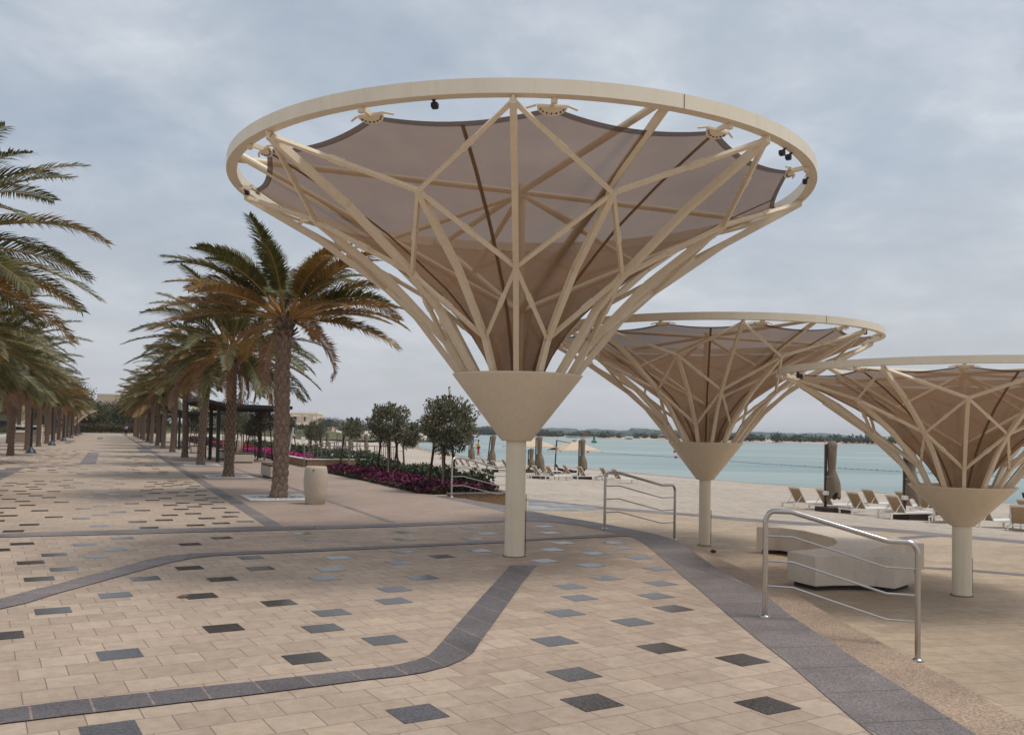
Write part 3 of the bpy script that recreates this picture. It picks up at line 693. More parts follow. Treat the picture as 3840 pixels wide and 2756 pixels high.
ORD = ['first', 'second', 'third', 'fourth', 'fifth', 'sixth', 'seventh', 'eighth', 'ninth', 'tenth', 'eleventh', 'twelfth', 'thirteenth', 'fourteenth', 'fifteenth']

# ------------------------------------------------------------------ date palms
def frond(mb, az, el, L, droop, wmax, mi, rng, n=52, base=.10, twist=0, gap=.25):
    d0 = Vector((cos(az), sin(az), 0)); side = Vector((-sin(az), cos(az), 0))
    side = (Matrix.Rotation(twist, 3, d0)@side)
    pts = []; p = d0*base+Vector((0, 0, .0)); e = el; st = L/14
    tangs = []
    for i in range(15):
        pts.append(p.copy()); tt = d0*cos(e)+Vector((0, 0, sin(e))); tt += side*.03*sin(az*7+i*.3); tt.normalize(); tangs.append(tt)
        p = p+tt*st; e -= droop*(.35+1.1*i/14)/14*1.0
    mb.tube(pts, [max(.005, .034*(1-i/14)**.8) for i in range(15)], 4, 3, False)
    for i in range(n):
        s = gap+(1-gap)*(i+.5)/n; x = s*14; k = min(13, int(x)); f_ = x-k
        b = pts[k].lerp(pts[k+1], f_); tt = tangs[k].lerp(tangs[min(14, k+1)], f_).normalized()
        q = (s-gap)/(1-gap)
        ln = wmax*(.35+.65*min(1, q/.22))*(1-.62*max(0, (q-.45)/.55)**1.5)*rng.uniform(.85, 1.1)
        fw = .45+.75*q
        up = side.cross(tt).normalized()
        if up.z < 0: up = -up
        for sg in (-1, 1):
            d = (side*sg+tt*fw+up*rng.uniform(.15, .55)).normalized()
            tip = b+d*ln+Vector((0, 0, -.22*ln*rng.uniform(.4, 1.4)))
            md = b+d*ln*.5+Vector((0, 0, -.02*ln))
            wd = tt.cross(d).cross(d).normalized()*(.0145+.003*(1-q))
            mb.add([b-wd*.5, b+wd*.5, md+wd, md-wd, tip], [(0, 1, 2, 3), (3, 2, 4)], mi)
def crown(seed, nf, L, gold=.25, dry=4, n=52, el_lo=-.12):
    rng = random.Random(seed); mb = MB()
    for i in range(nf):
        q = i/(nf-1)                          # 0 young upright -> 1 old drooping
        az = i*2.39996+rng.uniform(-.25, .25)
        el = 1.25-(1.25-el_lo)*q**.95+rng.uniform(-.1, .1)
        dr = .45+.75*(1-abs(q-.35))+rng.uniform(-.2, .35)
        mi = 1 if rng.random() < gold*(.05+1.9*q) else 0
        frond(mb, az, el, L*rng.uniform(.84, 1.08)*(1 if q > .08 else .8), dr, .50, mi, rng, n, twist=rng.uniform(-.5, .5))
    for i in range(dry):
        frond(mb, rng.uniform(0, 6.28), rng.uniform(-.7, -.2), L*.62, 1.6, .36, 2, rng, n//2, twist=rng.uniform(-1, 1))
    me = bpy.data.meshes.new('crown'); me.from_pydata(mb.v, [], mb.f)
    for m in ('frond_green', 'frond_gold', 'frond_dry', 'rachis'): me.materials.append(M[m])
    me.polygons.foreach_set('material_index', mb.m); me.update(); return me
def trunk(seed, H, cols=9, pitch=.145, amp=.035, rounded=False):
    rng = random.Random(seed); nz_ = int(H/.022); na = 54; vs = []; at = []
    for j in range(nz_+1):
        z = j*H/nz_
        R = .142+.04*max(0, 1-z/.35)+.0*z+.05*max(0, (z-(H-.75))/.75)
        cx = .035*sin(z*1.1+seed); cy = .03*cos(z*.9+seed*2)
        row = z/pitch; ri = int(row)
        for i in range(na):
            a = 2*pi*i/na
            best = 0
            for rr_ in (ri-1, ri, ri+1):
                ca = (a/(2*pi)*cols+.5*(rr_ % 2)+.12*noise.noise(Vector((rr_*3.3, seed, 0))))
                c0 = round(ca); da = (ca-c0)*2
                jit = .22*noise.noise(Vector((c0 % cols*1.7, rr_*2.1, seed)))
                dz = (row-rr_-.5+jit)
                if rounded:
                    q = 1-(da*da*.80+dz*dz*1.5); h = max(0, q)**.6*(.75+.5*(dz+.3))
                else:
                    q = 1-da*da*.9-max(0, dz-.35*(1-da*da))*5-max(0, -dz-.45)*1.5; h = max(0, q)*(.45+.65*(dz+.5))
                best = max(best, h)
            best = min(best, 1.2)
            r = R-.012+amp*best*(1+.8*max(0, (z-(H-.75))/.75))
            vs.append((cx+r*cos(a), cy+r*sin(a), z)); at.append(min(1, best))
    fs = [(j*na+i, j*na+(i+1) % na, (j+1)*na+(i+1) % na, (j+1)*na+i) for j in range(nz_) for i in range(na)]
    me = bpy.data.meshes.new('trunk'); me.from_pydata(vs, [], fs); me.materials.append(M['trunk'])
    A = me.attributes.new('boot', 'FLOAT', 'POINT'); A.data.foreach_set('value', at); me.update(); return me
def boots(seed, H):
    rng = random.Random(seed); mb = MB()
    for k in range(46):
        a = k*2.39996; z = H-.62+.62*k/46; d = Vector((cos(a), sin(a), 0)); s = Vector((-sin(a), cos(a), 0))
        b = d*(.17+.03*k/46)+Vector((0, 0, z)); e = radians(40+30*k/46+rng.uniform(-12, 12)); ln = rng.uniform(.12, .24)
        tp = b+(d*cos(e)+Vector((0, 0, sin(e))))*ln; w = rng.uniform(.04, .06)
        mb.add([b-s*w, b+s*w, tp+s*w*.6, tp-s*w*.6, b-s*w-d*.03, b+s*w-d*.03, tp+s*w*.6-d*.03, tp-s*w*.6-d*.03], [(0, 1, 2, 3), (7, 6, 5, 4), (0, 4, 5, 1), (1, 5, 6, 2), (2, 6, 7, 3), (3, 7, 4, 0)])
    me = bpy.data.meshes.new('boot'); me.from_pydata(mb.v, [], mb.f); me.materials.append(M['trunk']); me.update(); return me
H0 = 4.45
crowns = [crown(1, 46, 3.1, .5, 3, 104, .05), crown(2, 46, 2.8, .3, 4, 76, 0), crown(5, 42, 2.85, .15, 4, 54, -.05), crown(8, 60, 3.4, .05, 4, 78, -.38)]
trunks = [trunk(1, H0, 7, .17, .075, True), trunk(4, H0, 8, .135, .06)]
bts = boots(3, H0)
def palm(p, label, ci, ti, rz, sc=1.0, lean=(0, 0), group=None, hs=1.0):
    t = thing('date_palm', label, 'palm tree', p, 0, group)
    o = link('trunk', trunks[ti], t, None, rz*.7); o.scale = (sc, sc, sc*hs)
    bt_ = link('leaf_base', bts, o, None, rz)
    c = link('crown', crowns[ci], t, (0, 0, (H0-.12)*sc*hs), rz); c.scale = (sc,)*3
    t.rotation_euler = (lean[0], lean[1], 0)
    return t
rng = random.Random(11)
for i in range(14):
    u = 6.35+9.74*i
    lab = 'nearest date palm of the right-hand row, with rounded trunk scales, beside the concrete bin' if i == 0 else '%s date palm from the bin in the right-hand row along the promenade' % ORD[i]
    palm(P(u, 1.25), lab, [0, 3, 1, 2][i] if i < 4 else rng.choice([1, 2, 3]), 0 if i == 0 else 1, [1.1, 2.4, .3, 4.0][i] if i < 4 else rng.uniform(0, 6), 1.0 if i < 2 else rng.uniform(.93, 1.02), (0, radians([1.3, .3, 1.5, .2][i % 4])), 'date palms lining the right side of the promenade', [1, .99, 1.02, 1.0][i % 4])
    if i < 9: grate('white stone grate at the foot of the %s right-hand palm' % (ORD[i] if i else 'nearest'), u+.05, 1.25)
for i in range(-1, 15):
    u = 27.4+10.5*(i-1)
    if i == 0: q = P(7.4, -6.9)
    elif i == -1: q = P(17.0, -7.1)
    else: q = P(u, -7.1)
    lab = {-1: 'second closest left-hand date palm, trunk outside the photo, crown cut by the left edge', 0: 'closest left-hand date palm, trunk outside the photo, fronds reaching in at the left edge', 1: 'left-hand date palm whose leaning trunk shows only at the left edge of the photo', 2: 'left-hand date palm just left of the nearest blue lamp post base'}.get(i, '%s date palm of the left-hand row counted from the nearest lamp post' % ORD[i-2] if i-2 < 15 else '')
    palm(q, lab, 3 if i < 3 else rng.choice([1, 2, 3, 3]), 1, rng.uniform(0, 6) if i else .6, 1.25 if i == 0 else rng.uniform(.95, 1.05), (0, radians(3) if i == 1 else 0), 'date palms lining the left side of the promenade', 1.0)
for i in range(7):
    palm(P(58+14*i, -10.4+rng.uniform(-.4, .4)), '%s date palm of the back row behind the left-hand palms' % ORD[i], rng.choice([1, 2]), 1, rng.uniform(0, 6), rng.uniform(.95, 1.05), (0, 0), 'date palms in the second left row')
for i, (u, v) in enumerate([(190, -13), (196, -6), (188, 3), (199, 5), (205, -17)]):
    palm(P(u, v), '%s faraway date palm behind the hedge closing the promenade, from the left' % ORD[i], 2, 1, i*1.3, 1.1, (0, 0), 'palms behind the end hedge')

# ------------------------------------------------------------------ leafy trees
def leafcloud(mb, c, rad, n, ls, lw, mi, rng, shell=.55, lump=5, seed=0, uneven=.25, flat=1.0):
    cx, cy, cz = c
    for i in range(n):
        z = rng.uniform(-1, 1); a = rng.uniform(0, 2*pi); s = sqrt(1-z*z)
        d = Vector((s*cos(a), s*sin(a), z))
        k = 1+uneven*noise.noise(d*2.1+Vector((seed*5.3, 0, seed)))*1.8
        r = k*(shell+(1-shell)*rng.random()**.6)
        if noise.noise(d*4.0*r+Vector((0, seed*2.7, 0))) < -.32: continue
        p = Vector((cx+d.x*rad[0]*r, cy+d.y*rad[1]*r, cz+d.z*rad[2]*r))
        nd = (d+Vector((rng.gauss(0, .6), rng.gauss(0, .6), rng.gauss(.25, .6)))).normalized()
        t = nd.cross(Vector((rng.gauss(0, 1), rng.gauss(0, 1), rng.gauss(0, 1)))).normalized()
        L_ = ls*rng.uniform(.7, 1.3); w = t*lw*.5
        mb.add([p-w*.3, p+nd*L_*.5-w, p+nd*L_, p+nd*L_*.5+w], [(0, 1, 2, 3)], mi)
def round_tree(label, px, py, cxp, cyp, rx, ry, zb=.3, stakes=3, n=5200, spike=False, group='round topped silvery trees in the flower beds'):
    b = G(px, py, zb); Y = b.y; base = Vector((b.x, b.y, 0)); c = GY(cxp, cyp, Y); r = rx*Y/F; rz_ = ry*Y/F
    t = thing('round_tree', label, 'tree', base, 0, group); rg = random.Random(int(px))
    cl = Vector((c.x-base.x, 0, c.z)); mb = MB()
    leafcloud(mb, cl, (r, r, rz_), int(n*1.3), .09, .040, 0, rg, .40, seed=px*.01)
    for q in range(14):                       # shoots sticking out
        a = rg.uniform(0, 6.28); e = rg.uniform(-.1, 1.4); d = Vector((cos(a)*cos(e), sin(a)*cos(e), sin(e)))
        ln = rg.uniform(.12, .3)*r
        if spike and q == 0: d = Vector((0, 0, 1)); ln = .5*r
        for k in range(34):
            s = rg.random(); p = cl+Vector((d.x*r, d.y*r, d.z*rz_))*.93+d*ln*s; nd = (d+Vector((rg.gauss(0, .6), rg.gauss(0, .6), rg.gauss(0, .4)))).normalized()
            w = nd.cross(Vector((rg.gauss(0, 1), rg.gauss(0, 1), 1))).normalized()*.017
            mb.add([p-w*.3, p+nd*.04-w, p+nd*.08, p+nd*.04+w], [(0, 1, 2, 3)])
    mb.build('crown', M['olive_leaf'], t)
    m = MB(); m.tube([(0, 0, -.05), (.02, .01, cl.z*.35), (-.02, 0, cl.z*.7), (cl.x*.6, 0, cl.z-.2*rz_)], [.045, .036, .03, .02], 10)
    for q in range(6):
        a = q*1.05; m.tube([(cl.x*.4, 0, cl.z-rz_*.8), cl+Vector((cos(a)*r*.55, sin(a)*r*.55, rz_*.1*(q % 3)))], [.022, .008], 6)
    m.build('trunk', M['bark2'], t)
    for q in range(stakes):
        a = [2.9, .25, 1.5][q]; m = MB(); top = cl.z-rz_*.55
        m.tube([(cos(a)*.42, sin(a)*.42, -.1), (cos(a)*.24, sin(a)*.24, top)], .035, 8)
        m.bar((cos(a)*.27, sin(a)*.27, top*.72), (0, 0, top*.74), .012, .012); m.build('stake', M['stake'], t)
round_tree('tallest round tree with a spiky top at the right end of the magenta bed', 1658, 1806, 1683, 1596, 100, 98, spike=True, n=7500)
round_tree('dense round tree with three stakes in the middle of the magenta bed', 1453, 1765, 1452, 1587, 74, 72)
round_tree('smaller round tree tucked right behind the dense staked tree', 1512, 1752, 1533, 1633, 46, 46, n=3000, stakes=1)
round_tree('small round tree on a thin stem inside the ramp fence', 1308, 1728, 1326, 1609, 42, 36, n=2600, stakes=1)
round_tree('round tree in front of the beige villa, above the white flowers', 1182, 1700, 1178, 1618, 38, 32, n=2600)
round_tree('staked round tree just left of the nearest palm trunk, above hot pink flowers', 992, 1704, 990, 1577, 46, 38, n=3000, stakes=2)
round_tree('lower round tree seen between the first and second right-hand palms', 948, 1696, 947, 1608, 30, 30, n=2200)
round_tree('round tree peeping out right of the second right-hand palm trunk', 905, 1688, 902, 1592, 26, 34, n=2000)
round_tree('round tree right of the nearest palm trunk against the villa', 1085, 1690, 1086, 1592, 20, 26, n=1500)
round_tree('pale round tree under the second pergola roof', 728, 1668, 727, 1583, 19, 24, n=1500)
round_tree('round tree behind the pergola posts', 835, 1680, 832, 1585, 20, 28, n=1500)
def broad_tree(label, px, py, Y, w, h, mat='broad', n=3000, group='dark leafy trees in the background', cyl=.62, ls=.38):
    c = GY(px, py, Y); b = Vector((c.x, Y, -.2)); t = thing('broad_tree', label, 'tree', b, 0, group); rg = random.Random(int(px*7+py))
    mb = MB(); H = c.z+.2
    for q in range(7):
        a = rg.uniform(0, 6.28); rr_ = rg.uniform(.2, .6)
        cc = (cos(a)*rr_*w, sin(a)*rr_*w*.6, H+rg.uniform(-.35, .45)*h)
        leafcloud(mb, cc, (w*.55, w*.45, h*.5), n//7, ls, ls*.55, 0, rg, .3, seed=q+px)
    mb.build('crown', M[mat], t)
    m = MB(); m.tube([(0, 0, 0), (.1, 0, H*.5), (0, 0, H)], [.22, .16, .08], 8)
    for q in range(5): m.tube([(0.1, 0, H*.5), (cos(q*1.3)*w*.5, sin(q*1.3)*w*.4, H+h*.1)], [.1, .03], 6)
    m.build('trunk', M['bark2'], t)
bt = [(20, 1545, 195, 6, 5), (90, 1520, 195, 6, 4), (150, 1560, 150, 5, 3.5), (215, 1545, 160, 6, 4), (262, 1520, 175, 6, 5), (310, 1560, 185, 5, 3.5), (345, 1575, 190, 4, 2.5), (440, 1560, 205, 5, 3.6), (480, 1562, 215, 6, 3), (545, 1560, 190, 4.5, 3.5), (400, 1556, 225, 7, 3.4), (600, 1560, 215, 6, 3.5)]
for i, (x, y, Y, w, h) in enumerate(bt):
    broad_tree('%s dark leafy tree from the left in the background behind the palms' % ORD[i], x, y, Y, w, h)
broad_tree('bright yellow green tree behind the hedge at the end of the promenade', 380, 1573, 186, 1.7, 2.6, 'lime', 2600, cyl=.6, ls=.22)
for i, (x, y, Y, w, h) in enumerate([(905, 1545, 190, 5, 3.5), (950, 1575, 210, 6, 3), (868, 1580, 200, 5, 3), (1225, 1592, 380, 7, 3.0), (1258, 1588, 390, 7, 3.4), (790, 1575, 210, 6, 3)]):
    broad_tree(['dark green tree above the villas just left of the nearest palm', 'low wide tree behind the beach left of the villa', 'bushy tree behind the first pergola roof', 'left one of the two dark trees right of the villa', 'right one of the two dark trees, beside the tall columned house', 'bushy tree seen between the far pergola posts'][i], x, y, Y, w, h)

# ------------------------------------------------------------------ flower beds, shrubs, hedge
def bed(name, label, poly_uv, n, mats, hfun, zbase=.0, ls=.07, flower=.6, cat='flower bed', fl=.05):
    rg = random.Random(n); mb = MB(); u0 = min(p[0] for p in poly_uv); u1 = max(p[0] for p in poly_uv); v0 = min(p[1] for p in poly_uv); v1 = max(p[1] for p in poly_uv)
    def inside(u, v):
        c = False
        for i in range(len(poly_uv)):
            (a, b_), (c2, d) = poly_uv[i-1], poly_uv[i]
            if (b_ > v) != (d > v) and u < (c2-a)*(v-b_)/(d-b_)+a: c = not c
        return c
    k = 0
    while k < n:
        u = rg.uniform(u0, u1); v = rg.uniform(v0, v1)
        if not inside(u, v): k += .2; continue
        k += 1; h = hfun(u, v)*(.8+.5*noise.noise(Vector((u*1.6, v*1.6, 0))))*(1+.35*noise.noise(Vector((u*5, v*5, 7))))
        s = rg.random()**.5; p = P(u, v, zbase+h*s)
        isf = s > .72 and rg.random() < flower
        nd = Vector((rg.gauss(0, .7), rg.gauss(0, .7), rg.gauss(.8, .4))).normalized()
        t = nd.cross(Vector((rg.gauss(0, 1), rg.gauss(0, 1), .3))).normalized()
        if isf:
            q = nd.cross(t); r = fl*rg.uniform(.7, 1.2)
            mb.add([p+t*r*.5, p+q*r*.45+nd*.01, p-t*r*.5, p-q*r*.45+nd*.01], [(0, 1, 2, 3)], 1)
        else:
            L_ = ls*rg.uniform(.7, 1.3); w = t*L_*.24
            mb.add([p, p+nd*L_*.5-w, p+nd*L_, p+nd*L_*.5+w], [(0, 1, 2, 3)], 0)
    o = mb.build(name, mats); o['kind'] = 'stuff'; o['label'] = label; return o
near_poly = [(6.9, 5.5), (7.4, 5.1), (9.1, 5.15), (13.3, 5.25), (17, 5.2), (20.3, 5.2), (20.3, 6.7), (14, 6.9), (9.5, 6.9), (6.9, 7.3)]
bed('magenta_flowers', 'thick bed of dark magenta petunias beside the pink paving', near_poly, 34000, [M['shrub'], M['magenta']], lambda u, v: .29 if v > 5.35 else .17, fl=.085, flower=1.0, ls=.09)
bed('green_shrubs', 'dark green shrubs behind the magenta flowers', [(7.6, 6.8), (20.3, 6.6), (20.3, 7.45), (7.6, 7.45)], 9000, [M['shrub'], M['lilac']], lambda u, v: .52, ls=.12, flower=.03, fl=.05)
bed('pink_flowers', 'strip of hot pink flowers behind the nearest palm', [(26.5, 5.55), (47, 5.6), (47, 7.2), (34, 7.0), (26.5, 6.5)], 13000, [M['shrub'], M['hotpink']], lambda u, v: .26, fl=.12, flower=.8, ls=.09, zbase=.12)
bed('white_flowered_shrubs', 'green shrubs dotted with white flowers beside the ramp fence', [(24.4, 6.7), (34, 7.2), (34, 9.1), (24.4, 9.1)], 7000, [M['shrub'], M['whitepetal']], lambda u, v: .5, fl=.1, flower=.07, ls=.12, zbase=.12)
bed('red_flowers', 'strip of red flowers behind the pergola posts', [(50, 5.6), (66, 5.6), (66, 7), (50, 7)], 5000, [M['shrub'], M['redpetal']], lambda u, v: .5, fl=.16, flower=.9, ls=.12)
bed('purple_flowers', 'far strip of purple flowers beside the promenade', [(68, 5.6), (90, 5.6), (90, 7), (68, 7)], 5000, [M['shrub'], M['magenta']], lambda u, v: .6, fl=.2, flower=.9, ls=.14)
bed('green_shrubs', 'low green shrubs behind the far handrail', [(36, 7.4), (60, 7.4), (60, 9), (36, 9)], 8000, [M['shrub'], M['redpetal']], lambda u, v: .6, fl=.1, flower=.03, ls=.16)
bed('end_hedge', 'low reddish green hedge closing the far end of the promenade', [(183, -34), (183, 8), (186.5, 8), (186.5, -34)], 26000, [M['hedge'], M['redpetal']], lambda u, v: 1.75, fl=.2, flower=.06, ls=.34)
bed('roadside_shrubs', 'low shrubs on the lawn beyond the left-hand palms', [(60, -22), (60, -18), (182, -18), (182, -22)], 9000, [M['hedge'], M['redpetal']], lambda u, v: 1.0, fl=.2, flower=.02, ls=.35)
# soil under the beds and planter walls
def wall(name, label, pts, h0, h1, th, mat, cap=None, parent=None):
    t = thing(name, label, 'planter wall', pts[0])
    o = pts[0]; b = MB(); c2 = MB()
    for a, c in zip(pts[:-1], pts[1:]):
        d = (c-a).normalized(); q = (a+c)/2-o; L_ = (c-a).length; an = atan2(d.y, d.x)
        b.box((q.x, q.y, (h0+h1)/2), (L_+th*.3, th, h1-h0), an)
        c2.box((q.x, q.y, h1+.02), (L_+th*.3+.06, th+.06, .04), an, bev=.006)
    b.build('wall_body', mat, t); c2.build('coping', cap or M['greyband'], t)
wall('planter_wall', 'brown pebble wall with dark coping at the end of the magenta bed', [P(6.62, 5.75), P(6.72, 7.5)], -.5, .03, .16, M['pebble'])
wall('planter_wall', 'brown pebble wall on the beach side of the magenta bed', [P(6.85, 7.58), P(20.6, 7.58)], -.8, .03, .16, M['pebble'])
wall('planter_wall', 'low brown planter wall with light coping beside the ramp fence', [P(33, 5.5), P(24.1, 5.5), P(24.1, 9.0)], -.2, .33, .16, M['pebble'], M['slab'])
poly('bed_soil', [P(7, 5.3), P(20.4, 5.25), P(20.4, 7.45), P(7, 7.45)], M['rock'], .016)
poly('bed_soil', [P(24.2, 5.6), P(100, 5.6), P(100, 9.1), P(24.2, 9.1)], M['rock'], .10, thick=.09)
poly('beach_ramp', [P(20.7, 5.5, .01), P(24.0, 5.5, .01), P(29, 9.1, .01), P(24.05, 12, -.5), P(20.7, 12, -.5)], M['light_wall'])

# ------------------------------------------------------------------ pergolas
def pergola(label, u, lu=7.5):
    t = thing('pergola', label, 'pergola', P(u, 2.3), -PA, 'black pergolas along the palms')
    def X(v, w, z): return (v-2.3, w, z)
    b = MB()
    def plate(v0, z0, v1, z1, th):
        vs = [X(v0, 0, z0), X(v0, lu, z0), X(v1, lu, z1), X(v1, 0, z1)]; vs += [(x, y, z-th) for x, y, z in vs]
        b.add(vs, [(0, 3, 2, 1), (4, 5, 6, 7), (0, 1, 5, 4), (1, 2, 6, 5), (2, 3, 7, 6), (3, 0, 4, 7)])
    plate(1.3, 3.10, 2.65, 2.78, .16); plate(2.66, 2.78, 5.7, 2.76, .16)
    b.build('roof', M['black_paint'], t)
    b = MB()
    for i in range(14):
        w = .25+i*(lu-.5)/13; b.bar(X(1.4, w, 2.90), X(2.6, w, 2.6), .05, .08); b.bar(X(2.7, w, 2.58), X(5.6, w, 2.57), .05, .08)
    b.build('slat', M['dark_wood'], t)
    for w in (.4, lu-.8, lu*.52):
        for v in (2.3,):
            b = MB(); b.box(X(v, w, 1.3), (.16, .16, 2.6), 0); b.build('post', M['black_paint'], t)
    b = MB(); b.box(X(5.2, lu-.8, 1.3), (.16, .16, 2.6), 0); b.build('post', M['black_paint'], t)
pergola('nearest black pergola with folded roof, its flat arm ending behind the nearest palm', 29.0)
pergola('second black pergola farther along the right-hand palms', 54.6)
pergola('third black pergola, farthest along the right-hand palms', 80.0)

# ------------------------------------------------------------------ lamp posts, bin station, person
for i in range(6):
    u = 42.3+21.4*i
    t = thing('lamp_post', '%s dark blue lamp post beside the left-hand palms, counted from the camera' % ORD[i], 'lamp post', P(u, -6.45), 0, 'dark blue lamp posts on the left of the promenade')
    b = MB(); b.lathe([(.30, 0), (.30, .04), (.26, .10), (.15, .25), (.09, .32), (.07, .36)], 28); b.build('base', M['navy'], t)
    b = MB(); b.tube([(0, 0, .33), (0, 0, 5.6)], [.07, .05], 12); b.build('pole', M['black_paint'], t)
    b = MB(); b.lathe([(.04, 5.6), (.28, 5.66), (.30, 5.72), (.05, 5.9)], 20); b.build('lamp_head', M['navy'], t)
t = thing('recycling_station', 'boxy beige recycling station between the blue lamp posts on the left', 'recycling bin', P(76.5, -9.0), -PA+radians(0))
b = MB(); b.box((0, 0, .62), (2.0, .7, 1.2), bev=.03); b.build('cabinet', M['wallgrey'], t)
b = MB()
for x in (-1.05, 1.05): b.box((x, 0, .7), (.12, .86, 1.4), bev=.02)
b.box((0, 0, 1.43), (2.22, .86, .12), bev=.03); b.build('frame', M['slab'], t)
b = MB(); b.box((-.48, -.37, .95), (.9, .03, .2)); b.build('label_strip', M['white'], t); b = MB(); b.box((.5, -.37, .95), (.8, .03, .2)); b.build('label_strip', M['float'], t)
b = MB(); b.box((0, -.36, 1.22), (1.9, .03, .2)); b.build('slot', M['black_paint'], t)
b = MB(); b.box((0, -.365, .45), (.02, .02, .8)); b.build('door_gap', M['rock'], t)

def skin(name, V, E_, R_, mat, parent, sub=1):
    me = bpy.data.meshes.new(name); me.from_pydata(V, E_, [])
    o = bpy.data.objects.new(name, me); C.objects.link(o); o.parent = parent; me.materials.append(mat)
    md = o.modifiers.new('skin', 'SKIN'); md.use_smooth_shade = True
    for i, r in enumerate(R_):
        sv = me.skin_vertices[0].data[i]; sv.radius = (r, r) if not hasattr(r, '__len__') else r
    me.skin_vertices[0].data[0].use_root = True
    s = o.modifiers.new('sub', 'SUBSURF'); s.levels = s.render_levels = sub
    return o
def person(label, loc, rz, pose, shirt, trousers, hat=None, scale=1.0, carry=None, group=None):
    t = thing('person', label, 'person', loc, rz, group, scale)
    J = {'pelvis': (0, 0, .93), 'chest': (0, 0, 1.28), 'neck': (0, -.01, 1.46), 'head0': (0, -.02, 1.56), 'head1': (0, -.02, 1.68),
         'shl': (-.18, 0, 1.40), 'shr': (.18, 0, 1.40), 'ell': (-.25, .02, 1.13), 'elr': (.25, .02, 1.13), 'hal': (-.27, -.05, .88), 'har': (.27, -.05, .88),
         'hil': (-.09, 0, .90), 'hir': (.09, 0, .90), 'knl': (-.10, -.02, .50), 'knr': (.10, .04, .50), 'anl': (-.10, -.03, .09), 'anr': (.10, .14, .10), 'tol': (-.11, -.18, .03), 'tor': (.11, .02, .04)}
    J.update(pose)
    n = list(J); ix = {k: i for i, k in enumerate(n)}
    Ed = [('pelvis', 'chest'), ('chest', 'neck'), ('neck', 'head0'), ('head0', 'head1'), ('chest', 'shl'), ('chest', 'shr'), ('shl', 'ell'), ('ell', 'hal'), ('shr', 'elr'), ('elr', 'har'), ('pelvis', 'hil'), ('pelvis', 'hir'), ('hil', 'knl'), ('knl', 'anl'), ('anl', 'tol'), ('hir', 'knr'), ('knr', 'anr'), ('anr', 'tor')]
    Rr = {'pelvis': (.14, .10), 'chest': (.15, .11), 'neck': .055, 'head0': .075, 'head1': .085, 'shl': .065, 'shr': .065, 'ell': .04, 'elr': .04, 'hal': .03, 'har': .03, 'hil': .085, 'hir': .085, 'knl': .055, 'knr': .055, 'anl': .037, 'anr': .037, 'tol': .03, 'tor': .03}
    skin('body', [J[k] for k in n], [(ix[a], ix[b_]) for a, b_ in Ed], [Rr[k] for k in n], M['skin_dark'], t)
    def sub(name, keys, edges, grow, mat):
        skin(name, [J[k] for k in keys], [(keys.index(a), keys.index(b_)) for a, b_ in edges], [tuple(x+grow for x in Rr[k]) if hasattr(Rr[k], '__len__') else Rr[k]+grow for k in keys], mat, t)
    sub('shirt', ['chest', 'pelvis', 'shl', 'shr', 'ell', 'elr'], [('chest', 'pelvis'), ('chest', 'shl'), ('chest', 'shr'), ('shl', 'ell'), ('shr', 'elr')], .018, shirt)
    sub('trousers', ['pelvis', 'hil', 'hir', 'knl', 'knr', 'anl', 'anr'], [('pelvis', 'hil'), ('pelvis', 'hir'), ('hil', 'knl'), ('hir', 'knr'), ('knl', 'anl'), ('knr', 'anr')], .024, trousers)
    b = MB(); h = Vector(J['head1']); b.blob((h.x, h.y+.015, h.z+.03), (.098, .105, .085), .05, 1); b.build('hair', M['hair'], t)
    for k in ('tol', 'tor'):
        q = Vector(J[k]); a = Vector(J['an'+k[2]]); b = MB(); b.tube([a.lerp(q, -.2)+Vector((0, 0, -.03)), q], [.05, .04], 8); b.build('shoe', M['black_paint'], t)
    if hat:
        b = MB(); b.lathe([(.0, .14), (.09, .12), (.105, .04), (.16, .02), (.165, .01), (.10, .02)], 20, (h.x, h.y, h.z)); b.build('hat', hat, t)
    return t
pp = G(472, 1633); person('person in a lilac shirt and dark trousers walking toward the camera far down the promenade', (pp.x, pp.y, 0), 0, {}, M['lilac'], M['dark_cloth'])

# lifeguard on a ladder near the water
lz = -1.85; lb = G(1806, 1742, lz); Yb = lb.y
t = thing('ladder', 'thin steel ladder leaning with blue top where the person in yellow stands', 'ladder', lb)
topp = GY(1781, 1680, Yb)-lb
b = MB()
for s_ in (-.22, .22): b.tube([(s_, 0, 0), topp+Vector((s_*.8, 0, 0))], .022, 8)
b.build('stile', M['steel'], t)
b = MB()
for i in range(1, 9):
    q = Vector((0, 0, 0)).lerp(topp, i/9); b.tube([q+Vector((-.21, 0, 0)), q+Vector((.21, 0, 0))], .014, 6)
b.build('rung', M['steel'], t)
b = MB(); b.tube([topp+Vector((.25, .1, .12)), topp+Vector((.9, .5, -1.2)), (1.0, .6, 0)], .02, 8); b.tube([topp+Vector((-.2, .1, .1)), (.3, .9, 0)], .02, 8); b.build('back_leg', M['steel'], t)
b = MB(); b.box(topp+Vector((0, 0, .05)), (.55, .35, .08), bev=.02); b.build('top_step', M['blue'], t)
fp = GY(1794, 1706, Yb)
person('person in yellow top and red trousers standing on a ladder by the water', fp, radians(-60), {'hal': (-.12, -.38, 1.12), 'har': (.16, -.36, 1.10), 'ell': (-.24, -.12, 1.17), 'elr': (.24, -.12, 1.15), 'anr': (.10, .03, .09), 'tor': (.1, -.10, .04), 'knr': (.10, -.03, .5)}, M['yellow'], M['red'], M['dark_cloth'], scale=57*Yb/F/1.78)

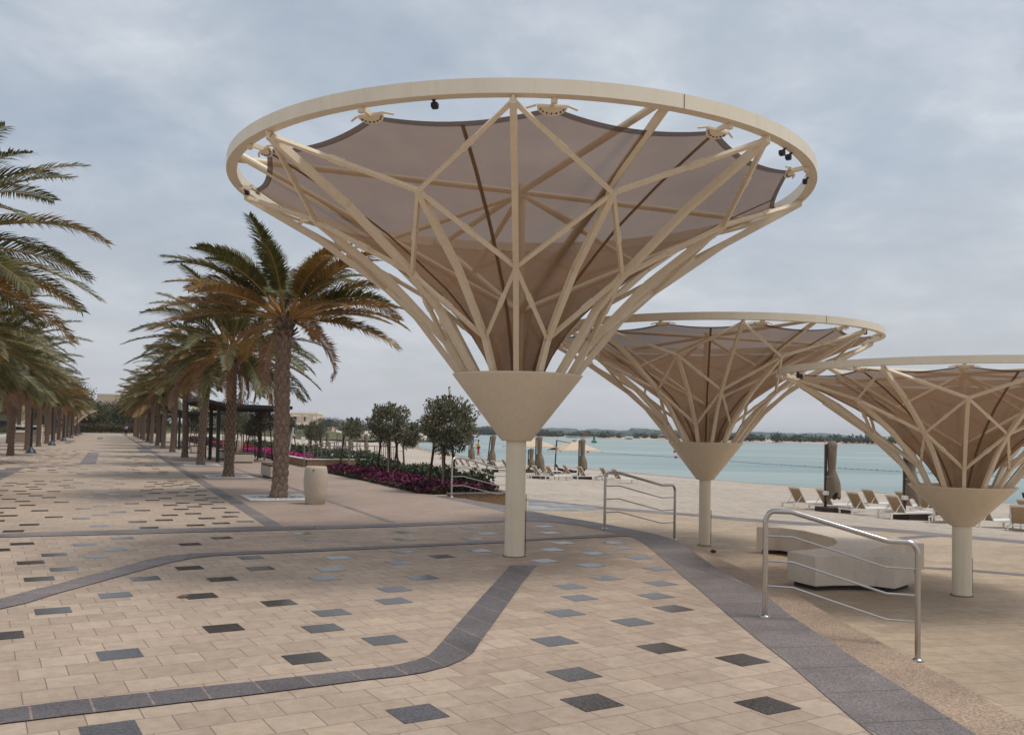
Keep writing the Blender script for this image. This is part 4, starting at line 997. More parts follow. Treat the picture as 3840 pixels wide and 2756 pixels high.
# ------------------------------------------------------------------ beach loungers
def lounger_proto(label, loc):
    t = thing('sun_lounger', label, 'sun lounger', loc, 0, 'tan and white sun loungers on the beach')
    b = MB(); hw = .33
    for y in (-hw, hw): b.bar((-.72, y, .24), (1.28, y, .24), .045, .045)
    for x in (-.72, 1.28): b.bar((x, -hw, .24), (x, hw, .24), .045, .045)
    b.build('frame', M['white'], t)
    for x in (-.66, 1.22):
        for y in (-hw, hw): b = MB(); b.box((x, y, .085), (.055, .045, .30)); b.build('leg', M['white'], t)
    b = MB(); b.box((.64, 0, .265), (1.24, .58, .02), bev=.004); b.build('seat', M['white'], t)
    b = MB(); a = radians(57); L_ = .70; d = Vector((-cos(a), 0, sin(a)))
    p0 = Vector((.0, 0, .27)); n = 8; vs = []
    for i in range(n+1):
        s_ = i/n; q = p0+d*L_*s_+Vector((.035*sin(pi*s_), 0, 0))
        vs += [q+Vector((0, -.28, 0)), q+Vector((0, .28, 0))]
    b.add(vs, [(2*i, 2*i+1, 2*i+3, 2*i+2) for i in range(n)], 0, True)
    vs2 = [v+Vector((-.012, 0, -.006)) for v in vs]; b.add(vs2, [(2*i+2, 2*i+3, 2*i+1, 2*i) for i in range(n)], 0, True)
    b.build('backrest', M['sling'], t)
    b = MB()
    for y in (-.30, .30): b.bar(p0+Vector((0, y, 0)), p0+d*L_*1.02+Vector((0, y, 0)), .03, .035)
    b.bar(p0+d*L_+Vector((0, -.3, 0)), p0+d*L_+Vector((0, .3, 0)), .03, .05); b.bar(p0+d*L_*.92+Vector((-.02, -.3, 0)), p0+d*L_*.92+Vector((-.02, .3, 0)), .012, .02)
    b.build('backrest_frame', M['white'], t)
    b = MB()
    for y in (-.27, .27): b.bar(p0+d*L_*.5+Vector((0, y, 0)), (-.44, y, .25), .02, .02)
    b.build('prop', M['white'], t)
    return t
def hinge(x, y, h=.27): return GS(x, y, h)
LR = -PA
near = [(3003, 1881.5), (3107, 1890), (3224.5, 1904), (3275.6, 1886), (3374, 1918.6), (3400, 1894.6), (3481, 1903), (3542, 1931.7), (3697, 1949), (3830, 1962), (3862, 1930)]
mid = [(2021.5, 1780.7), (2043, 1765), (2071, 1783), (2133, 1775), (2189, 1783), (2273.7, 1786.7), (2320, 1794)]
left = [(1716, 1741), (1738, 1743.5), (1761.5, 1748), (1794, 1752), (1823.7, 1746), (1864, 1757), (1900, 1750)]
far = [(1172, 1684), (1195.5, 1687), (1208, 1688), (1229, 1688), (1241, 1690.5), (1296, 1690), (1303, 1691.5), (1360, 1694), (1376, 1696), (1389, 1697.5)]
proto = None
nearlab = ['leftmost tan lounger of the near group, in open sand left of the closed umbrella', 'tan lounger partly behind the pole of the nearest closed umbrella', 'front tan lounger just right of the nearest closed umbrella base', 'back row tan lounger between the two near closed umbrellas', 'front tan lounger just left of the second closed umbrella base', 'back row tan lounger right behind the second closed umbrella pole', 'back row tan lounger right of the second closed umbrella canvas', 'front tan lounger partly hidden by the cone of the lowest canopy', 'lounger mostly behind the pole of the lowest canopy, only its white end showing', 'tan lounger at the right edge of the photo with the reclining person behind it', 'rearmost lounger at the right edge, carrying the reclining person']
for grp, pts in (('near', near), ('mid', mid), ('left', left), ('far', far)):
    for i, (x, y) in enumerate(pts):
        p = hinge(x, y)
        lab = nearlab[i] if grp == 'near' else '%s tan lounger from the left %s' % (ORD[i], {'mid': 'in the group between big pole and middle canopy', 'left': 'in the group seen left of the big canopy pole', 'far': 'in the farthest group behind the ramp fence'}[grp])
        rz = LR+rng.uniform(-.12, .12)+(.55 if (grp == 'near' and i in (7, 9)) else 0)
        if proto is None: proto = lounger_proto(lab, p); proto.rotation_euler = (0, 0, rz)
        else: dup(proto, p, rz, lab)
lp = hinge(3862, 1930)
# person lying on the last lounger, knees up, shoe soles toward the camera side
t = person('person in red trousers lying on the rearmost lounger at the right edge, shoes propped up', (lp.x+.25, lp.y, lp.z+.0), LR-pi/2, {'pelvis': (0, .2, .48), 'chest': (0, .55, .50), 'neck': (0, .75, .52), 'head0': (0, .85, .54), 'head1': (0, .97, .56), 'shl': (-.18, .68, .52), 'shr': (.18, .68, .52), 'ell': (-.3, .45, .5), 'elr': (.3, .45, .5), 'hal': (-.2, .2, .56), 'har': (.2, .2, .56),
     'hil': (-.1, .12, .5), 'hir': (.1, .12, .5), 'knl': (-.12, -.1, .92), 'knr': (.14, -.1, .86), 'anl': (-.14, -.5, .98), 'anr': (.2, -.42, .9), 'tol': (-.16, -.55, 1.12), 'tor': (.22, -.5, 1.02)}, M['dark_cloth'], M['red'])

# umbrellas
def umb_closed(label, bpx, toppx, canvas=True, lean=0):
    p = GS(*bpx); Y = p.y; h = (GY(toppx[0], toppx[1], Y)-p); H = h.z
    t = thing('beach_umbrella', label, 'umbrella', p, 0, 'closed cantilever umbrellas on the beach')
    b = MB(); b.box((.25, -.1, .08), (1.1, .75, .26), LR, bev=.015); b.build('base', M['dark_wood'], t)
    b = MB(); b.bar((0, 0, .2), (h.x, 0, H), .085, .11, (0, 1, 0)); b.build('pole', M['dark_wood'], t)
    b = MB(); q = h*.28; b.box((q.x, -.06, q.z), (.20, .20, .16), bev=.02); b.tube([(q.x+.05, -.1, q.z), (q.x+.22, -.14, q.z+.02)], .02, 8); b.build('crank', M['white'], t)
    if canvas:
        b = MB(); n = 22; levels = 16; vs = []
        for j in range(levels+1):
            s_ = j/levels; z = H*1.05-(H*.92)*s_*.84
            if s_ < .06: r = .10+1.7*s_
            elif s_ < .14: r = .20-.5*(s_-.06)
            elif s_ < .56: r = .16-.045*(s_-.14)/.42
            else: r = .115+.13*sin(min(1, (s_-.56)/.3)*pi/2)
            for i in range(n):
                a = 2*pi*i/n; rr_ = r*(1+.22*(-1)**i*min(1, s_*3))+.02*noise.noise(Vector((i*.9, s_*3, p.x)))
                zz = z-((.28*(.5+.5*sin(a*2.3+p.x))) if j == levels else 0)+.04*s_*sin(a*3)+(.0)
                vs.append((h.x*(z/H)+.24+rr_*cos(a)+.10*max(0, s_-.5), rr_*sin(a)*.9, zz))
        b.add(vs, [(j*n+i, j*n+(i+1) % n, (j+1)*n+(i+1) % n, (j+1)*n+i) for j in range(levels) for i in range(n)], 0, True)
        b.add([vs[i] for i in range(n)], [tuple(range(n))])
        b.build('folded_canvas', M['umb'], t)
        b = MB(); zz = H*.52; b.lathe([(.13, zz), (.145, zz+.012), (.13, zz+.03)], 20, (h.x*.52+.24, 0, 0)); b.tube([(h.x*.52-.06, -.03, zz), (h.x*.52+.19, -.1, zz+.01)], .008, 6); b.build('tie_cord', M['white'], t)
        b = MB(); b.bar((h.x, 0, H*.97), (h.x+.19, 0, H*1.03), .04, .05); b.build('arm', M['dark_wood'], t)
    else:
        b = MB(); b.bar((h.x, 0, H*.98), (h.x+.5, 0, H*.78), .04, .05); b.build('arm', M['dark_wood'], t)
    return t
U = [((3094.5, 1919), (3097.5, 1665.5), 1, 'closed umbrella with draped canvas standing alone left of the lowest canopy'),
     ((3390, 1947), (3394, 1655), 1, 'closed umbrella partly hidden behind the lowest canopy'),
     ((2169.5, 1795), (2172, 1652), 1, 'closed umbrella in front of the open beige umbrella'),
     ((2007.7, 1793), (2010.6, 1641.7), 1, 'closed umbrella just right of the big canopy pole'),
     ((1979.6, 1773), (1982, 1685), 1, 'small closed umbrella under the left open umbrella, touching the big pole'),
     ((1825, 1768), (1840, 1636), 1, 'leaning closed umbrella between the person on the ladder and the big pole'),
     ((1755.6, 1748), (1761, 1640), 1, 'closed umbrella left of the person on the ladder'),
     ((1156, 1677), (1159, 1625), 1, 'leftmost closed umbrella of the far beach row behind the fence'),
     ((1197, 1688), (1200, 1625), 1, 'second closed umbrella from the left in the far beach row'),
     ((1220, 1693), (1225.5, 1623), 1, 'third closed umbrella from the left in the far beach row'),
     ((1260, 1690), (1265, 1625), 0, 'bare umbrella post without canvas in the left half of the far beach row'),
     ((1284, 1688), (1286, 1627), 1, 'closed umbrella right of the bare post in the far beach row'),
     ((1310, 1694), (1313, 1628), 1, 'closed umbrella hidden behind the small fenced tree'),
     ((1340, 1697), (1344, 1628), 0, 'bare umbrella post right of the small fenced tree'),
     ((1366.6, 1699), (1368, 1629), 1, 'rightmost closed umbrella of the far beach row')]
for a, c, cv, lab in U: umb_closed(lab, a, c, bool(cv))
def umb_open(label, apex, Y, poleb, polet, half=1.45, rz=.5):
    c = GY(apex[0], apex[1], Y); base = Vector((c.x, Y, sand_z(c.x, Y))); pb = GS(*poleb); t = thing('open_umbrella', label, 'umbrella', pb, 0, 'open beige cantilever umbrellas')
    A = c-pb; b = MB(); drop = .80
    n = 4; vs = [A]; ring = []
    for i in range(4):
        a = rz+i*pi/2+pi/4; ring.append(A+Vector((cos(a)*half*1.38, sin(a)*half*1.38, -drop)))
    N2 = 8; vs = []; fs = []
    for i in range(4):
        p0, p1 = ring[i], ring[(i+1) % 4]; o = len(vs)
        for j in range(N2+1):
            for k in range(N2+1):
                s_ = j/N2; q = p0.lerp(p1, k/N2); w = A.lerp(q, s_); w.z += -.0+.12*s_*(1-s_)-.10*s_*s_*(4*(k/N2)*(1-k/N2))*-.35
                vs.append(w)
        for j in range(N2):
            for k in range(N2): fs.append((o+j*(N2+1)+k, o+j*(N2+1)+k+1, o+(j+1)*(N2+1)+k+1, o+(j+1)*(N2+1)+k))
    b.add(vs, fs, 0, True); cv = b.build('canopy', M['umb_open'], t)
    md = cv.modifiers.new('solid', 'SOLIDIFY'); md.thickness = .01
    b = MB(); b.lathe([(.30, -.02), (.05, .07), (.0, .075)], 4, A+Vector((0, 0, .03))); b.build('vent_cap', M['umb'], t)
    b = MB()
    for i in range(4): b.bar(A+Vector((0, 0, -.12)), ring[i]+Vector((0, 0, -.03)), .025, .03); b.bar(A+Vector((0, 0, -.55)), A.lerp(ring[i], .45)+Vector((0, 0, -.05)), .025, .03)
    b.tube([A+Vector((0, 0, 0)), A+Vector((0, 0, -.6))], .035, 8); b.build('rib', M['black_paint'], t)
    pt_ = GY(polet[0], polet[1], pb.y)-pb
    b = MB(); b.bar((0, 0, .1), pt_, .10, .12, (0, 1, 0)); b.build('pole', M['dark_wood'], t)
    b = MB(); b.bar(pt_*.98, A.lerp(ring[2], .25)+Vector((0, 0, .02)), .04, .05); b.build('arm', M['dark_wood'], t)
    b = MB(); b.box((0, 0, .08), (1.0, .75, .24), LR, bev=.02); b.build('base', M['dark_wood'], t)
    b = MB(); b.box(pt_*.62, (.17, .17, .16), bev=.02); b.build('crank', M['white'], t)
Yo = GS(2083, 1772).y
umb_open('open beige umbrella right of the big canopy pole, above the sunbathers', (2154, 1653), Yo-1.2, (2080, 1774), (2088, 1649), 1.8, .25)
umb_open('open beige umbrella half hidden by the big canopy pole', (1990, 1640), Yo-.5, (1968, 1768), (1972, 1640), 1.95, .25)
# sunbathers and towel
sp = GS(2118, 1773)
t = person('sunbather in dark top and pink trousers lying on the sand beside the open umbrella', (sp.x, sp.y, sp.z+.02), radians(80), {'pelvis': (0, .0, .16), 'chest': (0, .38, .24), 'neck': (0, .58, .36), 'head0': (0, .64, .46), 'head1': (0, .70, .56), 'shl': (-.18, .5, .3), 'shr': (.18, .5, .3), 'ell': (-.28, .55, .1), 'elr': (.28, .5, .1), 'hal': (-.3, .3, .06), 'har': (.3, .3, .06),
     'hil': (-.1, -.06, .14), 'hir': (.1, -.06, .14), 'knl': (-.12, -.45, .24), 'knr': (.14, -.45, .12), 'anl': (-.14, -.85, .1), 'anr': (.16, -.88, .08), 'tol': (-.16, -.95, .2), 'tor': (.18, -.98, .18)}, M['dark_cloth'], simple('pink cloth', (.55, .05, .22), .8))
tp = GS(2142, 1772); t = thing('beach_towel', 'small teal towel on the sand beside the sunbather', 'towel', tp)
b = MB(); b.blob((0, 0, .1), (.45, .25, .13), .4, 3); b.build('cloth', M['teal'], t)
# sign on the beach, leaning white pole
sp = GS(1134, 1681); t = thing('beach_sign', 'small pale sign on a thin post on the far sand', 'sign', sp)
b = MB(); b.tube([(0, 0, 0), (0, 0, 1.0)], .03, 6); b.build('post', M['float'], t); b = MB(); b.box((.08, 0, 1.35), (.5*1.2, .03, .75), bev=.01); b.build('panel', M['white'], t)
q0 = G(1076, 1725, -.1); q1 = GY(1100, 1604, q0.y); t = thing('white_mast', 'leaning white mast right of the nearest palm trunk', 'mast', q0)
b = MB(); b.tube([(0, 0, 0), q1-q0], [.07, .05], 10); b.build('pole', M['white'], t); b = MB(); q = (q1-q0)*.85; b.tube([q, q+Vector((.15, 0, -.2))], .03, 6); b.build('cleat', M['white'], t)

# buoys, float line
def buoy(label, x, y, r, mat, tall=False):
    p = G(x, y, SEA); r *= 1.3; t = thing('buoy', label, 'buoy', p)
    b = MB()
    if tall:
        b.lathe([(.0, -.1), (r, 0), (r, r*.5), (r*.5, r*.8), (.25*r, r*2.6), (.35*r, r*2.8), (.0, r*3.1)], 16); b.build('float_body', mat, t)
        b = MB(); b.tube([(0, 0, r*2.9), (0, 0, r*3.7)], r*.1, 6); b.build('lantern', mat, t)
    else: b.lathe([(0, -r*.6), (r*.8, -r*.3), (r, r*.2), (r*.75, r*.8), (.1, r*1.2), (0, r*1.25)], 14); b.build('float_body', mat, t)
buoy('green channel buoy beyond the open umbrella', 2228, 1660, .95, M['buoy_green'], True)
buoy('dark red ball float nearest the tip of the open umbrella', 2204.6, 1697, .22, M['buoy_red'])
buoy('small red float left of the middle canopy cone, lower one', 2535, 1717, .24, M['buoy_red'])
buoy('small red float left of the middle canopy cone, upper one', 2532, 1696, .36, M['buoy_red'])
fl = [(1400, 1680), (1900, 1690), (2261, 1698), (2560, 1716), (2850, 1738), (3170, 1757), (3390, 1768), (3840, 1792), (4200, 1812)]
fpts = [G(x, y, SEA+.03) for x, y in fl]; t = thing('float_line', 'long swimming line of small dark floats across the sea', 'float line', fpts[0])
b = MB(); b.tube([p-fpts[0] for p in fpts], .02, 4); b.build('rope', M['float'], t)
b = MB()
for a, c in zip(fpts[:-1], fpts[1:]):
    n = int((c-a).length/.9)
    for i in range(n): q = a.lerp(c, i/n)-fpts[0]; b.box(q, (.16, .16, .09+.07*((i*7) % 5 == 0)))
o = b.build('floats', M['float'], t); o['kind'] = 'stuff'

# ------------------------------------------------------------------ far shore
fs_line = [(a*KS, b*KS) for a, b in [(-420, 1500), (-180, 1000), (-13, 700), (43, 560), (107, 455), (160, 440), (205, 430), (330, 400), (700, 340)]]
def ribbon(line, depth, z0, z1):
    vs = []; n = len(line)
    for x, y in line: vs += [(x, y, -2.5), (x+2, y+6, z0), (x+12, y+depth, z1), (x+12, y+depth*6, z1)]
    return vs, [(4*i+j, 4*i+4+j, 4*i+5+j, 4*i+1+j) for i in range(n-1) for j in range(3)]
mb = MB(); v_, f_ = ribbon(fs_line, 50, -1.9, -1.3); mb.add(v_, f_, 0, True); o = mb.build('far_shore_ground', M['sand']); o['kind'] = 'structure'
mb = MB(); rg = random.Random(4)
for (a, c) in zip(fs_line[:-1], fs_line[1:]):
    L_ = sqrt((c[0]-a[0])**2+(c[1]-a[1])**2); n = int(L_/2.1)
    for i in range(n):
        q = rg.random(); x = a[0]+(c[0]-a[0])*q; y = a[1]+(c[1]-a[1])*q
        if 50 < x < 128 and rg.random() < .75: continue
        d = rg.uniform(9, 60); s = rg.uniform(.7, 1.35)*(1+.25*noise.noise(Vector((x*.05, 0, 0)))*2)
        if y > 820: s *= 1.5
        leafcloud(mb, (x+4, y+d, -1.0+1.7*s), (3.6*s, 2.8*s, 2.1*s), 70, 1.3, .8, 0, rg, .5, seed=i)
        mb.blob((x+4, y+d, -1.2+1.5*s), (3.2*s, 2.5*s, 1.9*s), .4, i, 0, 1)
o = mb.build('mangrove_wood', M['mangrove']); o['kind'] = 'stuff'; o['label'] = 'long dark green wood along the far shore across the water'
mb = MB()
for i in range(90):
    x = -500+i*13; hh = 10+9*noise.noise(Vector((i*.21, 3, 0))); mb.blob((x, 1900+rg.uniform(-40, 40), 0), (40, 25, max(3, hh)), .3, i, 0, 2)
o = mb.build('distant_hills', simple('hazy hill', (.10, .13, .12), .95)); o['kind'] = 'structure'
# orange parasols along the far shore
op = None
for i in range(34):
    x = 2800+i*24+rng.uniform(-7, 7) if i < 26 else 2560+(i-26)*26
    sx = G(x, 1661+(x-2800)*.0165-3.0, -1.9)
    if op is None:
        op = thing('far_parasol', 'x', 'parasol', sx, 0, 'tiny orange parasols on the far shore'); b = MB(); b.lathe([(.95, .7), (.5, 1.1), (0, 1.3)], 10); b.build('canopy', M['orange'], op); b = MB(); b.tube([(0, 0, 0), (0, 0, 1.4)], .06, 5); b.build('pole', M['float'], op)
        r_ = op
    else: r_ = dup(op, sx)
    r_['label'] = 'tiny orange parasol in the row along the far shore on the right'
for i, (x0, x1, y0, y1, m_) in enumerate([(2262, 2279, 1632, 1641, 'villa_w'), (2120, 2170, 1637, 1641, 'villa_w'), (2172, 2225, 1638, 1642, 'villa'), (2285, 2310, 1639, 1644, 'villa'), (2344, 2372, 1641, 1647, 'villa_w'), (2470, 2500, 1632, 1640, 'wallgrey')]):
    Y = 760 if i < 4 else 690; a = GY(x0, y1+3, Y); c = GY(x1, y0, Y); t = thing('shore_building', '%s low pale building from the left on the far shore beyond the green buoy' % ORD[i], 'building', ((a.x+c.x)/2, Y, a.z), 0, 'small buildings on the far shore')
    b = MB(); b.box((0, 0, (c.z-a.z)/2), (c.x-a.x, 6, c.z-a.z)); b.build('wall', M[m_], t); b = MB(); b.box((0, 0, (c.z-a.z)+.15), (c.x-a.x+.8, 6.8, .3)); b.build('roof', M['slab'], t)
    b = MB(); b.box((0, -3.02, (c.z-a.z)*.55), ((c.x-a.x)*.7, .1, (c.z-a.z)*.25)); b.build('window', M['glass'], t)
a = GY(2190, 1628, 740); t = thing('red_sign', 'red panel above the far shore trees', 'sign', (a.x, 740, -.5)); b = MB(); b.box((0, 0, a.z+.5), (2.0, .3, 1.8), bev=.1); b.build('panel', M['red'], t); b = MB(); b.tube([(0, .4, 0), (0, .4, a.z)], .15, 6); b.build('post', M['float'], t)

# ------------------------------------------------------------------ villas and other buildings
def bpx(t, name, mat, Y, x0, x1, y0, y1, dep, yoff=0):
    a = GY(x0, y1, Y); c = GY(x1, y0, Y); o = t.location
    b = MB(); b.box(((a.x+c.x)/2-o.x, Y+dep/2+yoff-o.y, (a.z+c.z)/2-o.z), (c.x-a.x, dep, c.z-a.z)); return b.build(name, mat, t)
Y = 400; a = GY(1137, 1615, Y)
t = thing('villa', 'beige two storey villa with dark windows beyond the beach', 'villa', (a.x, Y, a.z-1.5))
bpx(t, 'wall', M['villa'], Y, 1086, 1189, 1549, 1618, 12)
bpx(t, 'parapet', M['villa_w'], Y, 1084, 1192, 1546, 1550, 13, -.3)
for x0, x1, y0, y1 in ((1098, 1127, 1556, 1561), (1108, 1127, 1583, 1592), (1138, 1157, 1557, 1561), (1139, 1156, 1586, 1594), (1175, 1184, 1560, 1590)): bpx(t, 'white_band', M['villa_w'], Y, x0, x1, y0, y1, .6, -.61)
for x0, x1, y0, y1 in ((1099, 1112, 1561, 1583), (1140, 1146, 1563, 1578), (1176, 1181, 1567, 1584), (1097, 1099.5, 1592, 1598), (1104, 1114, 1592, 1598), (1129, 1145, 1594, 1598)): bpx(t, 'window', M['glass'], Y, x0, x1, y0, y1, .2, -.24)
bpx(t, 'balcony', M['light_wall'], Y, 1108, 1126, 1576, 1583, 1.0, -1.02); bpx(t, 'door', M['blue'], Y, 1117, 1127, 1596, 1612, .2, -.23)
Y = 405; a = GY(1230, 1615, Y); t = thing('villa', 'small low beige house between the villa and the two dark trees', 'villa', (a.x, Y, a.z-1.5)); bpx(t, 'wall', M['villa'], Y, 1212, 1247, 1603, 1618, 9); bpx(t, 'parapet', M['villa_w'], Y, 1211, 1248, 1601.5, 1604, 10, -.3); bpx(t, 'window', M['glass'], Y, 1220, 1226, 1608, 1612, .2, -.12)
Y = 420; a = GY(1285, 1615, Y); t = thing('columned_house', 'tall open house with dark columns behind the small fenced tree', 'building', (a.x, Y, a.z-1.5)); bpx(t, 'wall', M['villa_w'], Y, 1273, 1296, 1587, 1618, 5, 3); bpx(t, 'roof', M['villa_w'], Y, 1266, 1302, 1582, 1585, 10)
for x in (1270, 1276, 1283, 1297): bpx(t, 'column', M['dark_wood'], Y, x-.8, x+.8, 1585, 1616, .6)
Y = 250; a = GY(737, 1600, Y); t = thing('apartment_building', 'beige building with dark windows above the second pergola roof', 'building', (a.x, Y, 0)); bpx(t, 'wall', M['villa'], Y, 716, 800, 1520, 1600, 14)
for x in (722, 735, 752, 770): bpx(t, 'window', M['glass'], Y, x, x+9, 1534, 1543, .2, -.12)
Y = 240; a = GY(445, 1600, Y); t = thing('low_pavilion', 'low white pavilion roof among the trees at the end of the promenade', 'building', (a.x, Y, 0)); bpx(t, 'roof', M['villa_w'], Y, 428, 464, 1556, 1562, 6); bpx(t, 'wall', M['wallgrey'], Y, 430, 462, 1562.2, 1600, 4, 1)
Y = 260; a = GY(520, 1600, Y); t = thing('apartment_building', 'tall beige building half hidden behind the far palms', 'building', (a.x, Y, 0)); bpx(t, 'wall', M['villa'], Y, 360, 440, 1478, 1600, 14); bpx(t, 'wing', M['wallgrey'], Y, 441, 560, 1528, 1600, 10, 1)
for x in range(448, 555, 14): bpx(t, 'window', M['glass'], Y, x, x+8, 1536, 1546, .2, .88)
Y = 165; a = GY(45, 1620, Y); t = thing('red_building', 'dark red clad building at the left edge behind the palms', 'building', (a.x, Y, 0))
bpx(t, 'red_cladding', M['redwall'], Y, -260, 80, 1467, 1543, 12); bpx(t, 'wall', M['wallgrey'], Y, -260, 80, 1543.3, 1618, 11, .6); bpx(t, 'corner_pillar', M['villa'], Y, 80.3, 90, 1460, 1618, 12, -.4); bpx(t, 'doorway', M['black_paint'], Y, -20, 24, 1578, 1616, .3, .35); bpx(t, 'window', M['glass'], Y, -140, -60, 1560, 1590, .3, .35)
def sail(label, Y, top, bot):
    n = len(top); o = GY(*top[0], Y); t = thing('shade_sail', label, 'shade sail', o, 0, 'sand coloured shade sails on the left'); b = MB(); vs = []
    for (x, y), (x2, y2) in zip(top, bot):
        p = GY(x, y, Y); q = GY(x2, y2, Y-2.5); m = p.lerp(q, .5)+Vector((0, 1.2, 0)); vs += [p-o, m-o, q-o]
    b.add(vs, [(3*i+j, 3*i+3+j, 3*i+4+j, 3*i+1+j) for i in range(n-1) for j in range(2)], 0, True); ob = b.build('membrane', M['sail'], t); md = ob.modifiers.new('s', 'SOLIDIFY'); md.thickness = .12
    b = MB(); b.tube([GY(x2, y2, Y-2.5)-o for x2, y2 in bot], .12, 8); b.build('edge_beam', M['villa_w'], t)
sail('left sand coloured shade sail between the first left-hand palm trunks', 135, [(60, 1510), (100, 1500), (130, 1497), (155, 1499), (200, 1506)], [(60, 1592), (100, 1578), (130, 1560), (152, 1541), (200, 1512)])
sail('right sand coloured shade sail ending beside the last blue lamp posts', 138, [(225, 1545), (260, 1534), (285, 1527), (310, 1530), (350, 1540)], [(225, 1622), (260, 1607), (286, 1588), (310, 1566), (350, 1543)])
# grassy dune in front of the villas
mb = MB(); xs2 = [-150+i*2.0 for i in range(58)]; ys2 = [236+i*4 for i in range(16)]
vs = []
for y in ys2:
    for x in xs2:
        s_ = min(1, max(0, (y-238)/22)); tp_ = min(1, max(0, (-46-x)/14)); vs.append((x, y, -1.15+2.5*s_*s_*(3-2*s_)*tp_+.25*noise.noise(Vector((x*.2, y*.2, 0)))*s_))
nx = len(xs2); mb.add(vs, [(j*nx+i, j*nx+i+1, (j+1)*nx+i+1, (j+1)*nx+i) for j in range(15) for i in range(nx-1)], 0, True); o = mb.build('grassy_bank', M['grass']); o['kind'] = 'structure'
mb = MB(); rg = random.Random(9)
for i in range(420):
    x = rg.uniform(-120, -58); y = rg.uniform(246, 300); leafcloud(mb, (x, y, .9+(y-246)*.02), (2.2, 1.5, .7), 26, .6, .35, 0, rg, .4, seed=i)
o = mb.build('dune_scrub', M['broad']); o['kind'] = 'stuff'; o['label'] = 'low dark scrub on the grassy bank in front of the villas'
mb = MB()
for i in range(150):
    x = rg.uniform(-75, -22); y = rg.uniform(300, 420)
    mb.blob((x, y, -1.1), (rg.uniform(3, 8), 5, rg.uniform(.4, 1.3)), .3, i, 0, 1)
o = mb.build('sand_mounds', M['sand']); o['kind'] = 'structure'

# small litter on the paving
p = G(688, 2240); t = thing('dry_leaf', 'curled dry palm leaf scrap lying on the tiles left of the dark tile', 'leaf', p); b = MB(); rg = random.Random(3)
for i in range(34):
    a = rg.uniform(0, 6.28); e = rg.uniform(.1, 1.2); d = Vector((cos(a)*cos(e), sin(a)*cos(e), sin(e)*.6)); s_ = Vector((rg.uniform(-.05, .05), rg.uniform(-.05, .05), .01)); s_ *= .6; b.tube([s_, s_+d*.035, s_+d*.055+Vector((0, 0, -.012))], [.004, .005, .002], 4)
b.build('blade', M['frond_dry'], t)
p = G(2675, 2072, LOW); t = thing('seed_pod', 'small dark red pod on the terrace right of the middle canopy pole', 'seed pod', p); b = MB(); b.blob((0, 0, .025), (.045, .03, .028), .3, 2); b.build('husk', simple('dark pod', (.10, .02, .015), .6), t)

# ------------------------------------------------------------------ camera
cd = bpy.data.cameras.new('camera'); cam = bpy.data.objects.new('camera', cd); C.objects.link(cam); scene.camera = cam
cd.sensor_width = 36; cd.lens = F/3840*36; cd.shift_y = (PY-1378)/3840; cd.clip_end = 8000; cd.clip_start = .1
R0 = Vector((1, 0, 0)); U0 = Vector((0, -sin(TH), cos(TH))); D0 = Vector((0, cos(TH), sin(TH)))
Rc = R0*cos(RO)+U0*sin(RO); Uc = U0*cos(RO)-R0*sin(RO)
Mx = Matrix((Rc, Uc, -D0)).transposed().to_4x4(); Mx.translation = (0, 0, CH); cam.matrix_world = Mx

# ------------------------------------------------------------------ air
m = bpy.data.materials.new('pale air'); m.use_nodes = True; N = m.node_tree.nodes; N.remove(N['Principled BSDF'])
v = N.new('ShaderNodeVolumePrincipled'); v.inputs['Density'].default_value = .00014; v.inputs['Color'].default_value = (.86, .90, .95, 1); v.inputs['Anisotropy'].default_value = .2
m.node_tree.links.new(v.outputs[0], N['Material Output'].inputs['Volume'])
mb = MB(); mb.box((1300, 2900, 15), (8400, 7000, 45)); o = mb.build('haze', m); o['kind'] = 'stuff'
# ------------------------------------------------------------------ light
SUN_EL = radians(64); SUN_AZ = radians(105)          # compass angle from +Y toward +X
w = bpy.data.worlds.new('World'); scene.world = w; w.use_nodes = True; N = w.node_tree.nodes; L = w.node_tree.links
bg = N['Background']; sky = N.new('ShaderNodeTexSky'); sky.sky_type = 'NISHITA'; sky.sun_disc = False
sky.sun_elevation = SUN_EL; sky.sun_rotation = SUN_AZ; sky.air_density = 1.0; sky.dust_density = 3.0; sky.ozone_density = 1.5
tc = N.new('ShaderNodeTexCoord'); sp_ = N.new('ShaderNodeSeparateXYZ'); L.new(tc.outputs['Generated'], sp_.inputs[0])
def mth(op, a, b_):
    n = N.new('ShaderNodeMath'); n.operation = op
    for i, x in enumerate((a, b_)):
        if isinstance(x, (int, float)): n.inputs[i].default_value = x
        else: L.new(x, n.inputs[i])
    return n.outputs[0]
zz = mth('ADD', mth('MAXIMUM', sp_.outputs['Z'], 0), .22)
cb = N.new('ShaderNodeCombineXYZ'); L.new(mth('DIVIDE', sp_.outputs['X'], zz), cb.inputs[0]); L.new(mth('DIVIDE', sp_.outputs['Y'], zz), cb.inputs[1])
def wn(scale, det, rough, dist=0, off=(0, 0, 0)):
    mp = N.new('ShaderNodeMapping'); mp.inputs['Location'].default_value = off; L.new(cb.outputs[0], mp.inputs['Vector'])
    n = N.new('ShaderNodeTexNoise'); n.inputs['Scale'].default_value = scale; n.inputs['Detail'].default_value = det; n.inputs['Roughness'].default_value = rough; n.inputs['Distortion'].default_value = dist
    L.new(mp.outputs[0], n.inputs['Vector']); return n.outputs['Fac']
n1 = wn(1.1, 7, .55, .3, (3.1, 1.2, 0)); n2 = wn(2.6, 8, .6, .2, (0.7, 5.2, 0))
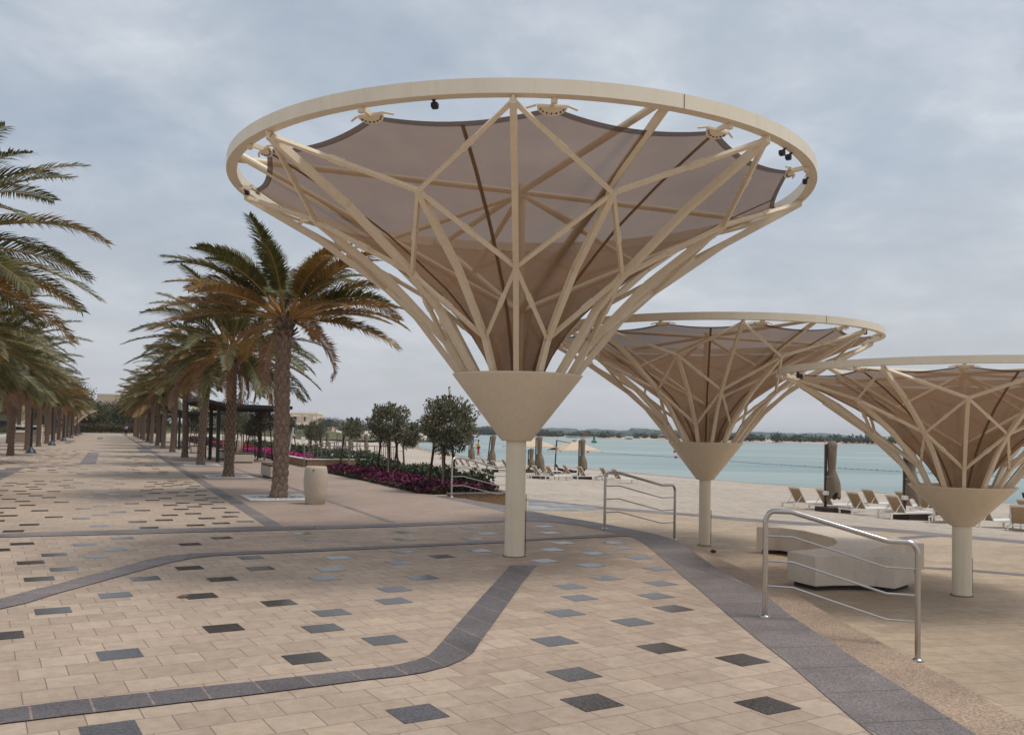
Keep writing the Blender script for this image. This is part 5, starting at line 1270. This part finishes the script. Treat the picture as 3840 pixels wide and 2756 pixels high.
def wr(fac, stops):
    r = N.new('ShaderNodeValToRGB'); e = r.color_ramp.elements
    while len(e) < len(stops): e.new(.5)
    for i, (p, c) in enumerate(stops): e[i].position = p; e[i].color = (*c, 1)
    L.new(fac, r.inputs['Fac']); return r.outputs['Color']
K = 10.0
cloud = wr(n2, [(.32, (.425, .48, .55)), (.5, (.505, .555, .612)), (.66, (.64, .675, .715))])
mask = wr(n1, [(.36, (.62,)*3), (.60, (.97,)*3)])
def wmix(a, b_, f):
    m = N.new('ShaderNodeMix'); m.data_type = 'RGBA'; ia = [x for x in m.inputs if x.type == 'RGBA']
    for i, x in zip(ia, (a, b_)):
        if isinstance(x, tuple): i.default_value = (*x, 1)
        else: L.new(x, i)
    if isinstance(f, (int, float)): m.inputs[0].default_value = f
    else: L.new(f, m.inputs[0])
    return [x for x in m.outputs if x.type == 'RGBA'][0]
sc = N.new('ShaderNodeVectorMath'); sc.operation = 'SCALE'; sc.inputs['Scale'].default_value = K; L.new(cloud, sc.inputs[0])
mixd = wmix(sky.outputs[0], sc.outputs[0], mask)
hz = N.new('ShaderNodeMapRange'); hz.inputs[1].default_value = 0.0; hz.inputs[2].default_value = .28; hz.inputs[3].default_value = .9; hz.inputs[4].default_value = 0; L.new(sp_.outputs['Z'], hz.inputs[0])
fin = wmix(mixd, (.495*K, .51*K, .54*K), hz.outputs[0])
L.new(fin, bg.inputs['Color']); bg.inputs['Strength'].default_value = .1
sd = bpy.data.lights.new('sun', 'SUN'); sd.energy = 1.8; sd.angle = radians(15); sd.color = (1, .95, .88)
so = bpy.data.objects.new('sun', sd); C.objects.link(so)
dv = Vector((sin(SUN_AZ)*cos(SUN_EL), cos(SUN_AZ)*cos(SUN_EL), sin(SUN_EL))); so.rotation_euler = dv.to_track_quat('Z', 'Y').to_euler()
vs_ = scene.view_settings; scene.display_settings.display_device = 'sRGB'; vs_.view_transform = 'Standard'; vs_.look = 'None'; vs_.exposure = .18; vs_.gamma = 1; vs_.use_curve_mapping = False
scene.render.resolution_x = 1024; scene.render.resolution_y = 734
scene.cycles.transparent_max_bounces = 24; scene.cycles.max_bounces = 6
